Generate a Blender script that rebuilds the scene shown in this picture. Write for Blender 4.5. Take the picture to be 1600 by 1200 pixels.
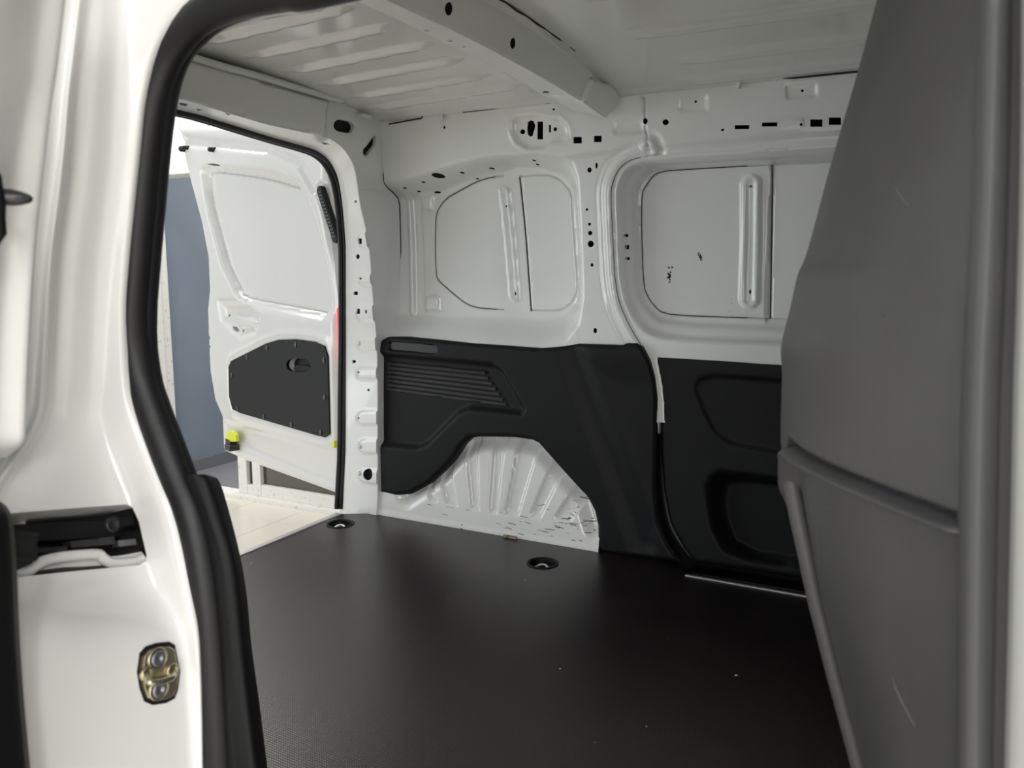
import bpy, bmesh, math, random
import numpy as np
from mathutils import Vector, Matrix
from mathutils.geometry import delaunay_2d_cdt

for o in list(bpy.data.objects):
    bpy.data.objects.remove(o, do_unlink=True)
SC = bpy.context.scene
COL = SC.collection
random.seed(7)
rng = np.random.default_rng(7)

# ------------------------------------------------------------------ camera
# van axes: X to the front of the van, Y across it (away from the viewer), Z up; load floor at z = 0
FPX = 1265.0
YAW, PIT = math.radians(27.2), math.radians(8.2)
CAM = np.array([0.0, 0.0, 0.79])
FW = np.array([-math.sin(YAW) * math.cos(PIT), math.cos(YAW) * math.cos(PIT), -math.sin(PIT)])
RT = np.array([math.cos(YAW), math.sin(YAW), 0.0])
UP = np.cross(RT, FW)
cam_d = bpy.data.cameras.new('camera')
cam = bpy.data.objects.new('camera', cam_d)
COL.objects.link(cam)
cam_d.sensor_fit = 'HORIZONTAL'
cam_d.sensor_width = 36.0
cam_d.lens = FPX / 1600 * 36.0
cam_d.clip_start = 0.02
cam.matrix_world = Matrix(((RT[0], UP[0], -FW[0], CAM[0]), (RT[1], UP[1], -FW[1], CAM[1]),
                           (RT[2], UP[2], -FW[2], CAM[2]), (0, 0, 0, 1)))
cam_d.dof.use_dof = True
cam_d.dof.focus_distance = 2.3
cam_d.dof.aperture_fstop = 9.0
SC.camera = cam

# ------------------------------------------------------------------ world, lamps, exposure
vs = SC.view_settings
vs.view_transform = 'Standard'
vs.look = 'None'
vs.gamma = 1.0
vs.exposure = 0.46
vs.use_curve_mapping = False
world = bpy.data.worlds.new('showroom_air')
SC.world = world
world.use_nodes = True
world.node_tree.nodes['Background'].inputs[0].default_value = (0.97, 1.0, 0.985, 1)
world.node_tree.nodes['Background'].inputs[1].default_value = 0.30

def area(name, loc, target, sx, sy, power, col=(1, 0.965, 0.93)):
    l = bpy.data.lights.new(name, 'AREA')
    l.shape = 'RECTANGLE'; l.size = sx; l.size_y = sy; l.energy = power; l.color = col
    o = bpy.data.objects.new(name, l)
    COL.objects.link(o)
    o.location = loc
    d = Vector(target) - Vector(loc)
    o.rotation_euler = d.to_track_quat('-Z', 'Y').to_euler()
    return o
# ceiling lamps of the showroom, hanging 3 m over its floor
for k, (x, y, p) in enumerate([(-0.5, -0.9, 5), (-1.6, -2.4, 10), (0.6, -2.4, 12), (2.4, -1.4, 42), (3.2, -3.2, 78), (0.3, -4.6, 16), (4.3, -4.7, 110), (2.0, -5.4, 40), (5.6, -5.8, 110), (3.4, -8.4, 90),
                               (-3.0, 2.5, 10), (-3.4, 0.3, 3), (-4.2, 2.8, 26), (-2.2, 3.0, 2)]):
    area('ceiling_lamp', (x, y, 2.45), (x, y, 0), 0.9, 0.3, p)
area('ceiling_lamp', (-3.2, 4.9, 2.3), (-3.2, 4.9, 0), 0.6, 0.6, 36)
# added unseen area light on the camera's side, brightens the load bay
area('unseen_area_light', (3.2, -6.2, 0.95), (3.2, 0, 0.95), 5.5, 2.9, 160, (0.96, 0.99, 1.0))
# glazed shop front behind the van: cool daylight through the open rear doors
area('unseen_area_light', (-6.8, -1.9, 0.95), (0, -1.9, 0.95), 5.4, 2.9, 115, (0.90, 0.96, 1.0))

# ------------------------------------------------------------------ helpers
def A(*p): return np.array(p, dtype=float)
def ray(x, y): return FW + (x - 800) / FPX * RT - (y - 600) / FPX * UP
def at_Y(x, y, Y): r = ray(x, y); return CAM + r * Y / r[1]
def at_X(x, y, X): r = ray(x, y); return CAM + r * X / r[0]
def at_Z(x, y, Z): r = ray(x, y); return CAM + r * (Z - CAM[2]) / r[2]
def proj(P):
    d = np.asarray(P) - CAM
    z = d @ FW
    return np.stack([800 + FPX * (d @ RT) / z, 600 - FPX * (d @ UP) / z], -1)

def inv(mapf, w, pts, guess):
    """surface coordinates (u, v) whose point appears at the measured place"""
    out = []
    for p in pts:
        g = A(*guess)
        for _ in range(25):
            f0 = proj(mapf(A(g[0]), A(g[1]), A(w))[0]); e = 1e-4
            fu = proj(mapf(A(g[0] + e), A(g[1]), A(w))[0]); fv = proj(mapf(A(g[0]), A(g[1] + e), A(w))[0])
            J = np.stack([(fu - f0) / e, (fv - f0) / e], 1)
            r = A(*p) - f0
            if abs(r).max() < 0.02: break
            d = np.linalg.lstsq(J, r, rcond=None)[0]
            n = np.abs(d).max()
            g = g + d * min(1, 0.25 / max(n, 1e-9))
        out.append(tuple(g))
    return out

def sstep(t): t = np.clip(t, 0, 1); return t * t * (3 - 2 * t)
def segdist(U, V, line, closed=False):
    d = np.full(U.shape, 1e9)
    n = len(line)
    for i in range(n if closed else n - 1):
        ax, ay = line[i]; bx, by = line[(i + 1) % n]
        dx, dy = bx - ax, by - ay
        L = dx * dx + dy * dy + 1e-18
        t = np.clip(((U - ax) * dx + (V - ay) * dy) / L, 0, 1)
        d = np.minimum(d, (U - ax - t * dx) ** 2 + (V - ay - t * dy) ** 2)
    return np.sqrt(d)
def inside(U, V, poly):
    c = np.zeros(U.shape, bool)
    n = len(poly)
    for i in range(n):
        ax, ay = poly[i]; bx, by = poly[(i + 1) % n]
        if ay == by: continue
        m = ((ay > V) != (by > V)) & (U < (bx - ax) * (V - ay) / (by - ay) + ax)
        c ^= m
    return c
def sdf(U, V, poly):
    d = segdist(U, V, poly, True)
    return np.where(inside(U, V, poly), d, -d)
def loft_t(U, V, P1, P2):
    a = np.maximum(sdf(U, V, P1), 0); b = np.maximum(-sdf(U, V, P2), 0)
    return a / (a + b + 1e-9)
def resample(line, step, closed=False):
    pts = [A(*p) for p in line]
    if closed: pts = pts + [pts[0]]
    out = []
    for a, b in zip(pts[:-1], pts[1:]):
        n = max(1, int(math.ceil(np.linalg.norm(b - a) / step)))
        for k in range(n): out.append(a + (b - a) * k / n)
    if not closed: out.append(pts[-1])
    return out
def smooth_line(pts, n=6, closed=False):
    """Catmull-Rom through the points"""
    P = [A(*p) for p in pts]
    N = len(P); out = []
    for i in range(N if closed else N - 1):
        p1, p2 = P[i], P[(i + 1) % N]
        p0 = P[(i - 1) % N] if (closed or i > 0) else 2 * p1 - p2
        p3 = P[(i + 2) % N] if (closed or i + 2 < N) else 2 * p2 - p1
        for k in range(n):
            t = k / n
            out.append(0.5 * ((2 * p1) + (-p0 + p2) * t + (2 * p0 - 5 * p1 + 4 * p2 - p3) * t * t + (-p0 + 3 * p1 - 3 * p2 + p3) * t ** 3))
    if not closed: out.append(P[-1])
    return out
def capsule(a, b, r, n=8):
    a, b = A(*a), A(*b)
    d = (b - a) / np.linalg.norm(b - a); ang = math.atan2(d[1], d[0])
    out = []
    for k in range(n + 1):
        t = ang + math.pi / 2 + math.pi * k / n; out.append(tuple(a + r * A(math.cos(t), math.sin(t))))
    for k in range(n + 1):
        t = ang - math.pi / 2 + math.pi * k / n; out.append(tuple(b + r * A(math.cos(t), math.sin(t))))
    return out
def ell(x, y, rx, ry=None, n=14):
    ry = ry or rx
    return [(x + rx * math.cos(2 * math.pi * k / n), y + ry * math.sin(2 * math.pi * k / n)) for k in range(n)]
def rect(x0, x1, y0, y1): return [(x0, y0), (x1, y0), (x1, y1), (x0, y1)]

def set_props(o, label=None, cat=None, group=None, kind=None):
    if label: o['label'] = label
    if cat: o['category'] = cat
    if group: o['group'] = group
    if kind: o['kind'] = kind
    return o
def link(name, me, mat=None, parent=None):
    o = bpy.data.objects.new(name, me)
    COL.objects.link(o)
    if mat is not None and me is not None: me.materials.append(mat)
    if parent is not None: o.parent = parent; o.matrix_parent_inverse = parent.matrix_world.inverted()
    return o
def empty(name, loc, label, cat, group=None, kind=None):
    o = bpy.data.objects.new(name, None)
    COL.objects.link(o)
    o.location = loc; o.empty_display_size = 0.05
    bpy.context.view_layer.update()
    return set_props(o, label, cat, group, kind)
def mesh(name, V, F, smooth=True):
    me = bpy.data.meshes.new(name)
    me.from_pydata([tuple(map(float, v)) for v in V], [], [tuple(map(int, f)) for f in F])
    if smooth: me.polygons.foreach_set('use_smooth', [True] * len(me.polygons))
    me.update()
    return me

def sheet(name, outline, mapf, mat, step=0.006, field=None, holes=(), grooves=(), lines=(), parent=None,
          thick=0.0015, hole_depth=None, face_to=None, closed_back=False):
    """pressed sheet: outline, holes and grooves triangulated together with a regular grid"""
    face_to = CAM if face_to is None else face_to
    chains, gro = [], []
    ol = resample(outline, step, True)
    chains.append((ol, True))
    hs = [[A(*p) for p in h] for h in holes]
    for h in hs: chains.append((h, True))
    for g, wd, dp in grooves:
        c = resample(g, step)
        T = np.array(c)
        d = np.gradient(T, axis=0); d /= np.linalg.norm(d, axis=1)[:, None] + 1e-12
        nn = np.stack([-d[:, 1], d[:, 0]], 1) * wd / 2
        chains += [(list(T), False), (list(T + nn), False), (list(T - nn), False)]
        gro.append((c, wd, dp))
    for l in lines: chains.append((resample(l, step), False))
    O = np.array(ol)
    lo, hi = O.min(0) - step, O.max(0) + step
    nx, ny = int((hi[0] - lo[0]) / step) + 1, int((hi[1] - lo[1]) / step) + 1
    gx, gy = np.meshgrid(lo[0] + np.arange(nx) * step, lo[1] + np.arange(ny) * step, indexing='ij')
    keep = inside(gx, gy, [tuple(p) for p in ol])
    for ch, cl in chains:
        q = resample([tuple(p) for p in ch], step * 0.5, cl)
        for p in q:
            i0, j0 = int((p[0] - lo[0]) / step), int((p[1] - lo[1]) / step)
            for i in (i0, i0 + 1):
                for j in (j0, j0 + 1):
                    if 0 <= i < nx and 0 <= j < ny and (gx[i, j] - p[0]) ** 2 + (gy[i, j] - p[1]) ** 2 < (0.62 * step) ** 2:
                        keep[i, j] = False
    pts = [Vector((float(a), float(b))) for a, b in zip(gx[keep], gy[keep])]
    edges = []
    for ch, cl in chains:
        b0 = len(pts)
        pts += [Vector((float(p[0]), float(p[1]))) for p in ch]
        edges += [(b0 + k, b0 + k + 1) for k in range(len(ch) - 1)]
        if cl: edges.append((b0 + len(ch) - 1, b0))
    v, e, f = delaunay_2d_cdt(pts, edges, [], 0, 1e-7)[:3]
    UV = np.array([(a.x, a.y) for a in v])
    F = np.array([t for t in f if len(t) == 3])
    C = UV[F].mean(1)
    ok = inside(C[:, 0], C[:, 1], [tuple(p) for p in ol])
    for h in hs:
        H = np.array(h); a, b = H.min(0), H.max(0)
        m = np.where((C[:, 0] > a[0]) & (C[:, 0] < b[0]) & (C[:, 1] > a[1]) & (C[:, 1] < b[1]))[0]
        if len(m): ok[m] &= ~inside(C[m, 0], C[m, 1], [tuple(p) for p in h])
    F = F[ok]
    W = np.zeros(len(UV)) if field is None else field(UV[:, 0], UV[:, 1])
    for c, wd, dp in gro:
        q = np.array(c); a, b = q.min(0) - wd, q.max(0) + wd
        m = np.where((UV[:, 0] > a[0]) & (UV[:, 0] < b[0]) & (UV[:, 1] > a[1]) & (UV[:, 1] < b[1]))[0]
        d = segdist(UV[m, 0], UV[m, 1], c)
        W[m[d < wd * 0.25]] += dp
    P = mapf(UV[:, 0], UV[:, 1], W)
    Q = P[F]
    N = np.cross(Q[:, 1] - Q[:, 0], Q[:, 2] - Q[:, 0])
    flip = (N * (np.asarray(face_to) - Q.mean(1))).sum() < 0
    if flip: F = F[:, ::-1]
    # rims
    Vs, Fs = [P], [F]
    if thick or hole_depth:
        E = np.concatenate([F[:, [0, 1]], F[:, [1, 2]], F[:, [2, 0]]])
        key = np.sort(E, 1)
        _, idx, cnt = np.unique(key, axis=0, return_index=True, return_counts=True)
        B = E[idx[cnt == 1]]
        used = np.unique(B)
        re = {a: k for k, a in enumerate(used)}
        dep = np.full(len(used), thick)
        if hole_depth:
            for h in hs:
                dep[segdist(UV[used, 0], UV[used, 1], [tuple(p) for p in h], True) < 1e-5] = hole_depth
        top = P[used]; bot = mapf(UV[used, 0], UV[used, 1], W[used] + dep)
        n0 = len(P); n1 = n0 + len(used)
        Vs += [top, bot]
        b = np.array([[n0 + re[i], n0 + re[j], n1 + re[j], n1 + re[i]] for i, j in B])
        V = np.concatenate(Vs)
        faces = [tuple(x) for x in F] + [tuple(x[::-1]) for x in b]
        if closed_back:
            m0 = len(V)
            V = np.concatenate([V, mapf(UV[:, 0], UV[:, 1], W + thick)])
            faces += [tuple(x[::-1] + m0) for x in F]
    else:
        V = P; faces = [tuple(x) for x in F]
    return link(name, mesh(name, V, faces), mat, parent)

def tube(name, path, r, mat, parent=None, n=12, ry=None, closed=False, caps=True, up=None):
    P = [A(*p) for p in path]
    R = r if hasattr(r, '__len__') else [r] * len(P)
    k = 1.0 if ry is None else ry
    V, F = [], []
    ref = A(0.13, 0.21, 1.0) if up is None else A(*up)
    N = len(P)
    for i, p in enumerate(P):
        a = P[(i - 1) % N] if (closed or i > 0) else p
        b = P[(i + 1) % N] if (closed or i < N - 1) else p
        t = (b - a) / (np.linalg.norm(b - a) + 1e-12)
        s = np.cross(t, ref); s /= np.linalg.norm(s) + 1e-12
        if i and np.dot(s, ls) < 0: s = -s
        ls = s
        q = np.cross(s, t)
        for j in range(n):
            th = 2 * math.pi * j / n
            V.append(p + R[i] * (math.cos(th) * s + k * math.sin(th) * q))
    for i in range(N if closed else N - 1):
        for j in range(n):
            F.append((i * n + j, i * n + (j + 1) % n, ((i + 1) % N) * n + (j + 1) % n, ((i + 1) % N) * n + j))
    if caps and not closed:
        F.append(tuple(range(n))); F.append(tuple(range((N - 1) * n + n - 1, (N - 1) * n - 1, -1)))
    me = mesh(name, V, F)
    o = link(name, me, mat, parent)
    fix_normals(o)
    return o
def fix_normals(o):
    bm = bmesh.new(); bm.from_mesh(o.data)
    bmesh.ops.recalc_face_normals(bm, faces=bm.faces)
    bm.to_mesh(o.data); bm.free()
def box(name, lo, hi, mat, parent=None, bevel=0.0, frame=None, seg=2):
    bm = bmesh.new()
    bmesh.ops.create_cube(bm, size=1.0)
    lo, hi = Vector(lo), Vector(hi)
    for v in bm.verts:
        v.co = Vector(((v.co.x + .5) * (hi.x - lo.x) + lo.x, (v.co.y + .5) * (hi.y - lo.y) + lo.y, (v.co.z + .5) * (hi.z - lo.z) + lo.z))
    if bevel: bmesh.ops.bevel(bm, geom=bm.edges[:], offset=bevel, segments=seg, profile=0.5, affect='EDGES')
    if frame is not None: bm.transform(frame)
    me = bpy.data.meshes.new(name); bm.to_mesh(me); bm.free()
    return link(name, me, mat, parent)
def lathe(name, prof, mat, parent=None, frame=None, n=28, cap=True):
    V, F = [], []
    for r, z in prof:
        for j in range(n):
            th = 2 * math.pi * j / n; V.append((r * math.cos(th), r * math.sin(th), z))
    for i in range(len(prof) - 1):
        for j in range(n): F.append((i * n + j, i * n + (j + 1) % n, (i + 1) * n + (j + 1) % n, (i + 1) * n + j))
    if cap: F.append(tuple(range(n))[::-1])
    F.append(tuple((len(prof) - 1) * n + j for j in range(n)))
    me = mesh(name, V, F)
    if frame is not None: me.transform(frame)
    o = link(name, me, mat, parent); fix_normals(o)
    return o
def prism(name, poly, mapf, w0, w1, mat, parent=None, bevel=0.0):
    """solid with outline poly (u, v) between two depths of a surface"""
    P = np.array(poly)
    n = len(P)
    bm = bmesh.new()
    a = [bm.verts.new(tuple(p)) for p in mapf(P[:, 0], P[:, 1], np.full(n, w0))]
    b = [bm.verts.new(tuple(p)) for p in mapf(P[:, 0], P[:, 1], np.full(n, w1))]
    f0 = bm.faces.new(a); bm.faces.new(b[::-1])
    for i in range(n): bm.faces.new((a[i], b[i], b[(i + 1) % n], a[(i + 1) % n]))
    bmesh.ops.recalc_face_normals(bm, faces=bm.faces)
    if bevel:
        bmesh.ops.bevel(bm, geom=list(f0.edges), offset=bevel, segments=2, profile=0.5, affect='EDGES')
    me = bpy.data.meshes.new(name); bm.to_mesh(me); bm.free()
    return link(name, me, mat, parent)
def frame_at(mapf, u, v, w=0.0):
    """local frame on a surface: x along u, y along v, z out of the surface towards the viewer"""
    e = 1e-4
    p = mapf(A(u), A(v), A(w))[0]
    du = mapf(A(u + e), A(v), A(w))[0] - p; dv = mapf(A(u), A(v + e), A(w))[0] - p
    dv /= np.linalg.norm(dv)
    n = np.cross(du, dv); n /= np.linalg.norm(n)
    if np.dot(n, CAM - p) < 0: n = -n
    x = np.cross(dv, n)
    return Matrix(((x[0], dv[0], n[0], p[0]), (x[1], dv[1], n[1], p[1]), (x[2], dv[2], n[2], p[2]), (0, 0, 0, 1)))

# ------------------------------------------------------------------ materials
def mat(name, col, rough=0.5, metal=0.0, coat=0.0, noise=None, bump=None, spec=0.5):
    m = bpy.data.materials.new(name); m.use_nodes = True
    nt = m.node_tree; b = nt.nodes['Principled BSDF']
    b.inputs['Base Color'].default_value = (*col, 1)
    b.inputs['Roughness'].default_value = rough
    b.inputs['Metallic'].default_value = metal
    b.inputs['Specular IOR Level'].default_value = spec
    if coat:
        b.inputs['Coat Weight'].default_value = coat; b.inputs['Coat Roughness'].default_value = 0.06
    tc = nt.nodes.new('ShaderNodeTexCoord')
    if noise:
        sc, c2, lo, hi = noise
        n = nt.nodes.new('ShaderNodeTexNoise'); n.inputs['Scale'].default_value = sc; n.inputs['Detail'].default_value = 6
        r = nt.nodes.new('ShaderNodeValToRGB')
        r.color_ramp.elements[0].position = lo; r.color_ramp.elements[1].position = hi
        r.color_ramp.elements[0].color = (*col, 1); r.color_ramp.elements[1].color = (*c2, 1)
        nt.links.new(tc.outputs['Object'], n.inputs['Vector']); nt.links.new(n.outputs['Fac'], r.inputs['Fac'])
        nt.links.new(r.outputs['Color'], b.inputs['Base Color'])
    if bump:
        sc, st, dist = bump
        n = nt.nodes.new('ShaderNodeTexNoise'); n.inputs['Scale'].default_value = sc; n.inputs['Detail'].default_value = 2
        u = nt.nodes.new('ShaderNodeBump'); u.inputs['Strength'].default_value = st; u.inputs['Distance'].default_value = dist
        nt.links.new(tc.outputs['Object'], n.inputs['Vector']); nt.links.new(n.outputs['Fac'], u.inputs['Height'])
        nt.links.new(u.outputs['Normal'], b.inputs['Normal'])
    return m
M = {}
M['paint'] = mat('white_paint', (0.78, 0.78, 0.765), 0.22, coat=0.35)
M['paint_in'] = mat('thin_white_paint', (0.765, 0.775, 0.757), 0.16, coat=0.3)
M['black'] = mat('black_plastic', (0.0035, 0.0038, 0.0046), 0.6, bump=(900, 0.25, 0.0004), spec=0.3)
M['gloss_black'] = mat('gloss_black_plastic', (0.025, 0.025, 0.027), 0.3)
M['slat'] = mat('lit_edge_slat', (0.045, 0.045, 0.047), 0.4)  # paler than the black trim: the slats' lit edges put into the colour
M['rubber'] = mat('black_rubber', (0.010, 0.010, 0.011), 0.45, spec=0.4)
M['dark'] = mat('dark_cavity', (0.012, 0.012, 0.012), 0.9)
M['grey'] = mat('grey_plastic', (0.085, 0.085, 0.088), 0.5, noise=(5, (0.116, 0.116, 0.118), 0.42, 0.75), bump=(700, 0.2, 0.0004))
M['alu'] = mat('aluminium', (0.62, 0.61, 0.60), 0.42, metal=0.8)
M['steel'] = mat('zinc_steel', (0.52, 0.47, 0.33), 0.32, metal=0.9)
M['bolt'] = mat('bolt_steel', (0.28, 0.28, 0.31), 0.4, metal=0.8)
M['chip'] = mat('bare_metal_chip', (0.09, 0.085, 0.075), 0.7)
M['scratch'] = mat('pale_scratch', (0.15, 0.15, 0.15), 0.6)
M['yellow'] = mat('yellow_plastic', (0.80, 0.85, 0.02), 0.4)
M['tile'] = mat('beige_tile', (0.82, 0.77, 0.67), 0.25, noise=(3, (0.85, 0.81, 0.73), 0.35, 0.7))
M['grout'] = mat('grey_grout', (0.30, 0.27, 0.22), 0.9)
M['wall'] = mat('white_wall', (0.80, 0.80, 0.79), 0.8)
M['old_white'] = mat('worn_white_paint', (0.78, 0.77, 0.73), 0.6, noise=(40, (0.50, 0.45, 0.36), 0.60, 0.72))
M['blue'] = mat('blue_grey_wall', (0.20, 0.24, 0.295), 0.55, noise=(2, (0.215, 0.255, 0.31), 0.4, 0.6))
M['skirting'] = mat('grey_skirting', (0.16, 0.17, 0.19), 0.5)
M['grey_floor'] = mat('grey_floor', (0.22, 0.22, 0.24), 0.35)
M['brown_glass'] = mat('tinted_glass', (0.075, 0.065, 0.045), 0.12)
M['rust'] = mat('rusty_edge', (0.30, 0.25, 0.19), 0.8, noise=(90, (0.10, 0.055, 0.03), 0.45, 0.6))
M['joint_dark'] = mat('sealer_and_gap_shade', (0.03, 0.025, 0.02), 0.9)  # dark sealer in joints, and the shadow painted into panel gaps
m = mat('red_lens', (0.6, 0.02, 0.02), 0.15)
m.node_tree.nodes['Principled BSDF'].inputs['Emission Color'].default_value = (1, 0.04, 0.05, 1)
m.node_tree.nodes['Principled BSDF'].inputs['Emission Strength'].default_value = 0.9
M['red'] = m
# phenolic plywood: dark brown with a fine pressed wire-mesh grain
m = mat('phenolic_plywood', (0.024, 0.017, 0.0165), 0.33, spec=0.8)
nt = m.node_tree; b = nt.nodes['Principled BSDF']
tc = nt.nodes.new('ShaderNodeTexCoord')
hs_ = []
for ang in (0, 90):
    mp = nt.nodes.new('ShaderNodeMapping'); mp.inputs['Rotation'].default_value = (0, 0, math.radians(ang + 3))
    wv = nt.nodes.new('ShaderNodeTexWave'); wv.inputs['Scale'].default_value = 62; wv.inputs['Distortion'].default_value = 0.0
    nt.links.new(tc.outputs['Object'], mp.inputs['Vector']); nt.links.new(mp.outputs['Vector'], wv.inputs['Vector'])
    hs_.append(wv)
mx = nt.nodes.new('ShaderNodeMath'); mx.operation = 'MULTIPLY'
nt.links.new(hs_[0].outputs['Fac'], mx.inputs[0]); nt.links.new(hs_[1].outputs['Fac'], mx.inputs[1])
bp = nt.nodes.new('ShaderNodeBump'); bp.inputs['Strength'].default_value = 0.35; bp.inputs['Distance'].default_value = 0.0006
nt.links.new(mx.outputs[0], bp.inputs['Height']); nt.links.new(bp.outputs['Normal'], b.inputs['Normal'])
ns = nt.nodes.new('ShaderNodeTexNoise'); ns.inputs['Scale'].default_value = 3.5; ns.inputs['Detail'].default_value = 8
cr = nt.nodes.new('ShaderNodeValToRGB')
cr.color_ramp.elements[0].color = (0.0060, 0.0030, 0.0029, 1); cr.color_ramp.elements[1].color = (0.012, 0.0075, 0.0073, 1)
cr.color_ramp.elements[0].position = 0.35; cr.color_ramp.elements[1].position = 0.7
nt.links.new(tc.outputs['Object'], ns.inputs['Vector']); nt.links.new(ns.outputs['Fac'], cr.inputs['Fac'])
nt.links.new(cr.outputs['Color'], b.inputs['Base Color'])
M['ply'] = m

MID = A(-0.8, 1.3, 0.6)          # middle of the load bay, inner faces look at it

# ================================================================== FAR SIDE WALL AND FAR SLIDING DOOR
def yb(z): return 2.06 - 0.03 * np.clip((z - 0.85) / 0.36, 0, 1) ** 1.5
def wmap(u, v, w): return np.stack([u, yb(v) + w, v], -1)
G0 = (-0.8, 0.7)
def wp(pts, w=0.0): return inv(wmap, w, pts, G0)
DEP = 0.085
ext = lambda pts: pts
# recess of the rear quarter window: rim and bottom
_p1 = wp([(612, 281), (690, 258), (760, 243), (830, 239), (878, 240), (895, 250), (903, 275), (908, 380), (911, 462), (905, 508), (885, 536), (850, 546), (740, 540)])
P1 = [(-1.85, _p1[0][1] - 0.03)] + [(_p1[0][0], _p1[0][1])] + _p1[1:] + [(-1.3, 0.545), (-1.85, 0.545)]
_p2 = wp([(664, 312), (700, 297), (760, 275), (800, 262), (845, 262), (875, 276), (893, 303), (898, 360), (902, 440), (897, 473), (880, 491), (850, 497), (690, 487), (640, 487)], DEP)
P2 = [(-1.85, _p2[0][1] - 0.005)] + _p2 + [(-1.85, _p2[-1][1])]
# seam of the far sliding door
SEAM = [tuple(p) for p in smooth_line(wp([(1013, 229), (1012, 242), (985, 249), (966, 263), (956, 285), (953, 312), (957, 400), (960, 440), (967, 475), (985, 515), (1003, 545), (1015, 575), (1024, 625), (1027, 680)]), 4)]
top_door = wp([(1160, 234), (1330, 225)])
top_z = lambda x: top_door[0][1] + (x - top_door[0][0]) * (top_door[1][1] - top_door[0][1]) / (top_door[1][0] - top_door[0][0])
seam_low = SEAM[4:]
DOOR = seam_low + [(seam_low[-1][0] + 0.0, 0.38), (0.25, 0.38), (0.25, top_z(0.25)), top_door[0]]
BODY = [(-1.56, 0.38), (seam_low[-1][0] - 0.002, 0.38)] + seam_low[::-1] + [top_door[0], (0.25, top_z(0.25)), (0.25, 1.235), (-1.56, 1.235)]
cap1 = wp([(788, 300), (803, 464)], DEP)
split1 = wp([(808, 262), (810, 276), (828, 486), (829, 496)], DEP)
emb = wp([(800, 190), (808, 182), (840, 180), (860, 185), (875, 185), (886, 195), (890, 212), (880, 222), (860, 224), (850, 232), (824, 233), (806, 222), (799, 205)])
boss = [wp(p, DEP) for p in ([(657, 306), (680, 302), (678, 330), (662, 332)], [(668, 462), (688, 460), (690, 487), (666, 487)])]
fold = wp([(641, 310), (647, 488)], DEP); fold2 = wp([(663, 330), (668, 486)], DEP)
rail_low = wp([(740, 246), (793, 240), (872, 244), (950, 233), (1013, 226), (1330, 200)])
emb2 = [wp(p) for p in ([(1062, 152), (1103, 148), (1103, 172), (1062, 175)], [(1228, 134), (1275, 128), (1275, 150), (1228, 154)], [(960, 188), (1004, 186), (1004, 206), (960, 208)])]
pad = wp([(1130, 208), (1195, 190), (1235, 182), (1255, 185), (1258, 200), (1215, 206)])
lash = wp([(795, 270), (838, 262), (838, 276), (795, 282)], DEP)
def wall_field(x, z):
    D = DEP * sstep(loft_t(x, z, P1, P2))
    # rear return folds
    d = segdist(x, z, fold); D -= 0.016 * sstep(1 - d / 0.016)
    d = segdist(x, z, fold2); D -= 0.006 * sstep(1 - d / 0.010)
    for q in boss: D -= 0.013 * sstep(sdf(x, z, q) / 0.008)
    # stiffener
    c = segdist(x, z, cap1)
    D -= 0.007 * sstep((0.017 - c) / 0.005) - 0.004 * sstep((0.009 - c) / 0.004)
    # pressed pads in the roof rail
    s = sdf(x, z, emb); D += 0.010 * sstep(s / 0.012 + 0.5) - 0.004 * np.exp(-(s / 0.008) ** 2)
    for q in emb2: s = sdf(x, z, q); D += 0.006 * sstep(s / 0.006 + 0.5)
    s = sdf(x, z, pad); D -= 0.004 * sstep(s / 0.008 + 0.5)
    # the rail stands proud of the pillars below it
    zl = np.interp(x, [p[0] for p in rail_low], [p[1] for p in rail_low])
    D += 0.009 * sstep((zl - z) / 0.014) * np.where(x > rail_low[1][0], 1, sstep((x - rail_low[0][0]) / 0.1))
    # rolled bead beside the door seam
    d = segdist(x, z, SEAM)
    D += 0.006 * np.exp(-((d - 0.030) / 0.008) ** 2) - 0.008 * np.exp(-((d - 0.012) / 0.009) ** 2)
    # behind the black trim
    strip = sstep((0.035 - d) / 0.01)
    D += 0.035 * sstep((0.555 - z) / 0.03) * (1 - strip)
    return D
HW = []
def H(e, x, y, rx, ry=None, w=0.0): HW.append(wp(ell(x, y, rx, ry), w))
for x, y, rx, ry in [(694, 199, 2, 2.6), (677, 273, 8, 3.6), (814, 205, 4, 4), (865, 201, 3, 3.2), (865, 171, 2, 2), (919, 265, 3.5, 4.2), (930, 258, 2, 4.8),
                     (915, 327, 2.2, 2.2), (919, 350, 2.5, 2.6), (920, 364, 3.5, 3.6), (921, 381, 5, 5.2), (923, 414, 2.4, 3), (928, 517, 3, 4.2),
                     (1040, 191, 5, 4.6), (1008, 189, 4, 5), (1086, 158, 2, 2.2), (1253, 141, 2.2, 2.2), (1129, 203, 2.2, 2.2), (1252, 195, 2.2, 2.2)]:
    H(0, x, y, rx, ry)
HW.append(wp([(822, 190), (826, 187), (831, 188), (834, 195), (833, 201), (831, 206), (830, 211), (826, 213), (822, 209), (821, 200)]))
for x0, x1, y0, y1 in [(837, 846, 189, 217), (855, 858.6, 194, 206), (896, 909, 214, 224), (928, 940, 212, 222), (1148, 1171, 195.5, 202), (1191, 1215, 191.5, 198), (1266, 1285, 186.5, 198), (1295, 1314, 183.5, 195)]:
    HW.append(wp(rect(x0, x1, y0, y1)))
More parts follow.
